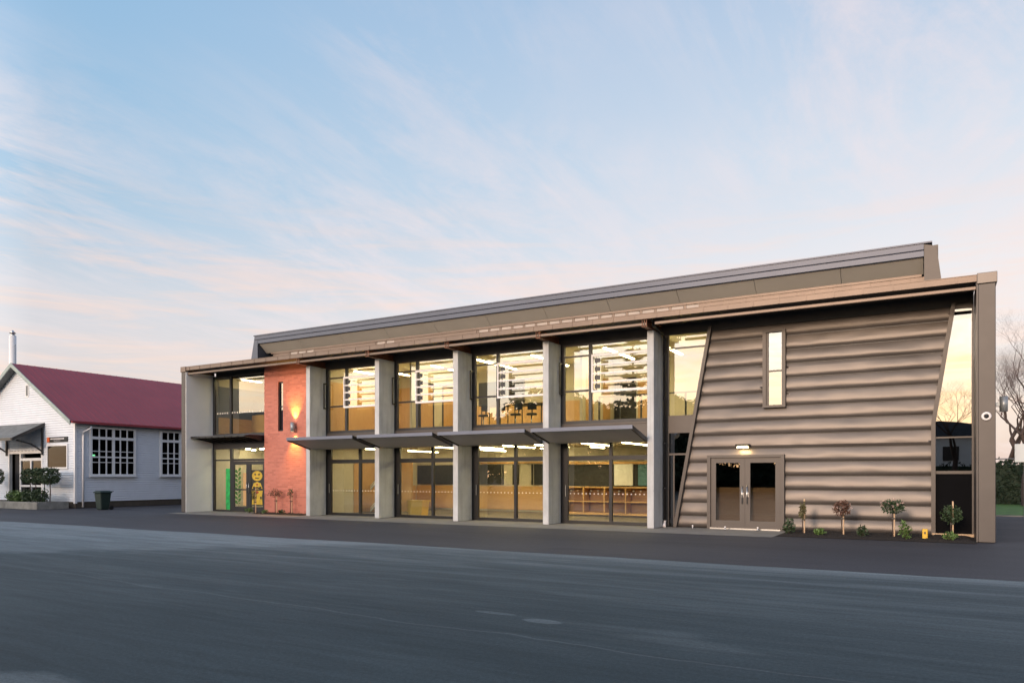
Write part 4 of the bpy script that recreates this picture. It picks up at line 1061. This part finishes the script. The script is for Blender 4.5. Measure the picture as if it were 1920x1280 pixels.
bare_tree(-79.8, 40, 15.2, 'bare treetop showing over the maroon roof', 21, 8, .5, (0,0), .35)
bare_tree(10.9, 31.5, 14.5, 'bare tree close behind the building corner, left of the others', 77, 9, .60, (.02,0), .3, L0=.15, dec=(.74,.86))
bare_tree(12.9, 24, 15.5, 'nearest bare tree, cut by the right picture edge', 5, 9, .60, (-.22,0), .32, L0=.15, dec=(.74,.88))
t = thing('hedge', (18, 29.5, 0), 'dark clipped hedge behind the grass at the right', 'hedge')
b = MB(); b.tube([(9.5,29.5,.0),(9.5,29.5,1.2)], .05, 5)
for xx in range(10, 28): b.tube([(xx,29.5,0),(xx+.2,29.5,1.8)], .04, 5)
b.build('stem', M['bark'], t)
b = MB(); b.box(8.7, 28, 29.0, 30.2, .05, 2.25)
for _ in range(9000):
    xx = random.uniform(8.5, 28); side = random.random()
    yy, zz = (28.85+random.gauss(0,.08), random.uniform(.05, 2.5)) if side < .75 else (random.uniform(28.8,30.3), 2.4+random.gauss(0,.08))
    leaves(b, (xx,yy,zz), (.05,.05,.05), 1, .22)
b.build('foliage', M['hedge'], t)
# board and rail beside the building
t = thing('notice_board', (10.75, 12, 0), 'white blank board on posts beyond right end of building', 'notice board')
MB().box(10.18, 11.6, 12.0, 12.05, 2.13, 2.82).build('board_panel', M['board'], t, bevel=.01)
for xx in (10.5, 11.3): MB().tube([(xx,12.09,0),(xx,12.09,2.75)], .035, 8).build('post', M['grey_light'], t)
t = thing('cross_rail', (9.9, 12.4, 0), 'thin grey rail running to the white board', 'rail')
MB().tube([(9.0,12.4,2.27),(12.5,12.4,2.27)], .022, 6).build('rail_bar', M['grey_light'], t)
for xx in (9.0, 12.4): MB().tube([(xx,12.4,0),(xx,12.4,2.27)], .03, 8).build('post', M['grey_light'], t)

# ------------------------------------------------------------------ what the windows mirror, across the playground
def leafy(x, y, h, r, label, seed, group='evergreens across the playground'):
    random.seed(seed)
    t = thing('evergreen_tree', (x,y,0), label, 'tree', group)
    b = MB(); b.tube([(x,y,0),(x+.2,y,h*.4),(x,y,h*.8)], [.3,.2,.05], 8)
    b.build('trunk', M['bark'], t)
    b = MB()
    for _ in range(24):
        cx, cy, cz = x+random.uniform(-.65,.65)*r, y+random.uniform(-.6,.6)*r, h*random.uniform(.12,.84)
        leaves(b, (cx,cy,cz), (r*.45,r*.45,h*.15), 200, 1.0, .3)
    b.build('crown', M['hedge'], t); return t
e0 = leafy(-30, -52, 12.2, 4.8, 'broad evergreen across the playground, left of the tall conifer', 31)
for i, (x, y, sc_, l) in enumerate(((-15.5,-54,.9,'broad evergreen across the playground, right of the tall conifer'), (-9.5,-55,.62,'evergreen across the playground, second right of the tall conifer'), (-4,-56,.55,'small evergreen across the playground beside the cottage'), (22,-54,1.05,'evergreen far right across the playground'), (-37,-54,.95,'evergreen behind the right end of the grey hall'), (-24.5,-55,.9,'evergreen just left of the tall conifer'), (-44,-57,1.0,'evergreen behind the middle of the grey hall'), (-19,-57,.93,'evergreen right behind the tall conifer'))):
    c = copy_tree(e0, None, (x,y,0), i*1.3, sc_); c['label'] = l
t = thing('tall_conifer', (-21,-52,0), 'tall tiered conifer across the playground', 'tree')
MB().tube([(-21,-52,0),(-21,-52,16.5)], [.3,.05], 8).build('trunk', M['bark'], t)
b = MB(); random.seed(4)
for k in range(15):
    z = 3+k*.92; L = 3.3*(1-k/17)
    for j in range(6):
        a = 6.28*j/6+k*.5; e_ = Vector((-21+math.cos(a)*L, -52+math.sin(a)*L, z+.3))
        b.tube([(-21,-52,z), e_], [.05,.02], 4)
        for s_ in range(7): leaves(b, tuple(Vector((-21,-52,z))*(1-s_/7)+e_*(s_/7+.1)-Vector((-21,-52,z))*.1), (.3,.3,.12), 7, .4)
b.build('crown', M['hedge'], t)
bare_tree(8.8, -48, 15, 'spreading bare tree across the playground', 9, 7, .6, (0,0), .3)
t = thing('grey_hall', (-58,-40,0), 'long grey roofed hall across the playground', 'hall')
MB().box(-82, -36, -46, -34, 0, 5.2).build('wall', M['hall_wall'], t)
b = MB(); b.prism([(-33,5.0),(-40,9.6),(-47,5.0)], 'x', -83, -35); b.build('roof', M['hall_roof'], t)
t = thing('cream_cottage', (4,-64,0), 'low cream cottage with curved roof across the playground', 'cottage')
MB().box(-6, 16, -68, -62, 0, 5.6).build('wall', M['cream'], t)
b = MB()
pts = [(-7+24*k/16, 5.6+1.6*math.sin(PI*k/16)) for k in range(17)]
b.prism(pts, 'y', -69, -61.5); b.build('roof', M['hall_roof'], t)
for k in range(5): MB().box(-4+4*k, -2.6+4*k, -61.99, -61.9, 3.2, 4.6).build('window', M['black'], t)
t = thing('boundary_hedge', (0,-50,0), 'long dark boundary hedge across the playground', 'hedge')
b = MB(); b.box(-34, 45, -60.8, -59.8, 0, 2.6)
for _ in range(3500): leaves(b, (random.uniform(-34,45), -59.7+random.gauss(0,.1), random.uniform(.1,2.9)), (.1,.1,.1), 1, .45)
b.build('foliage', M['hedge'], t)
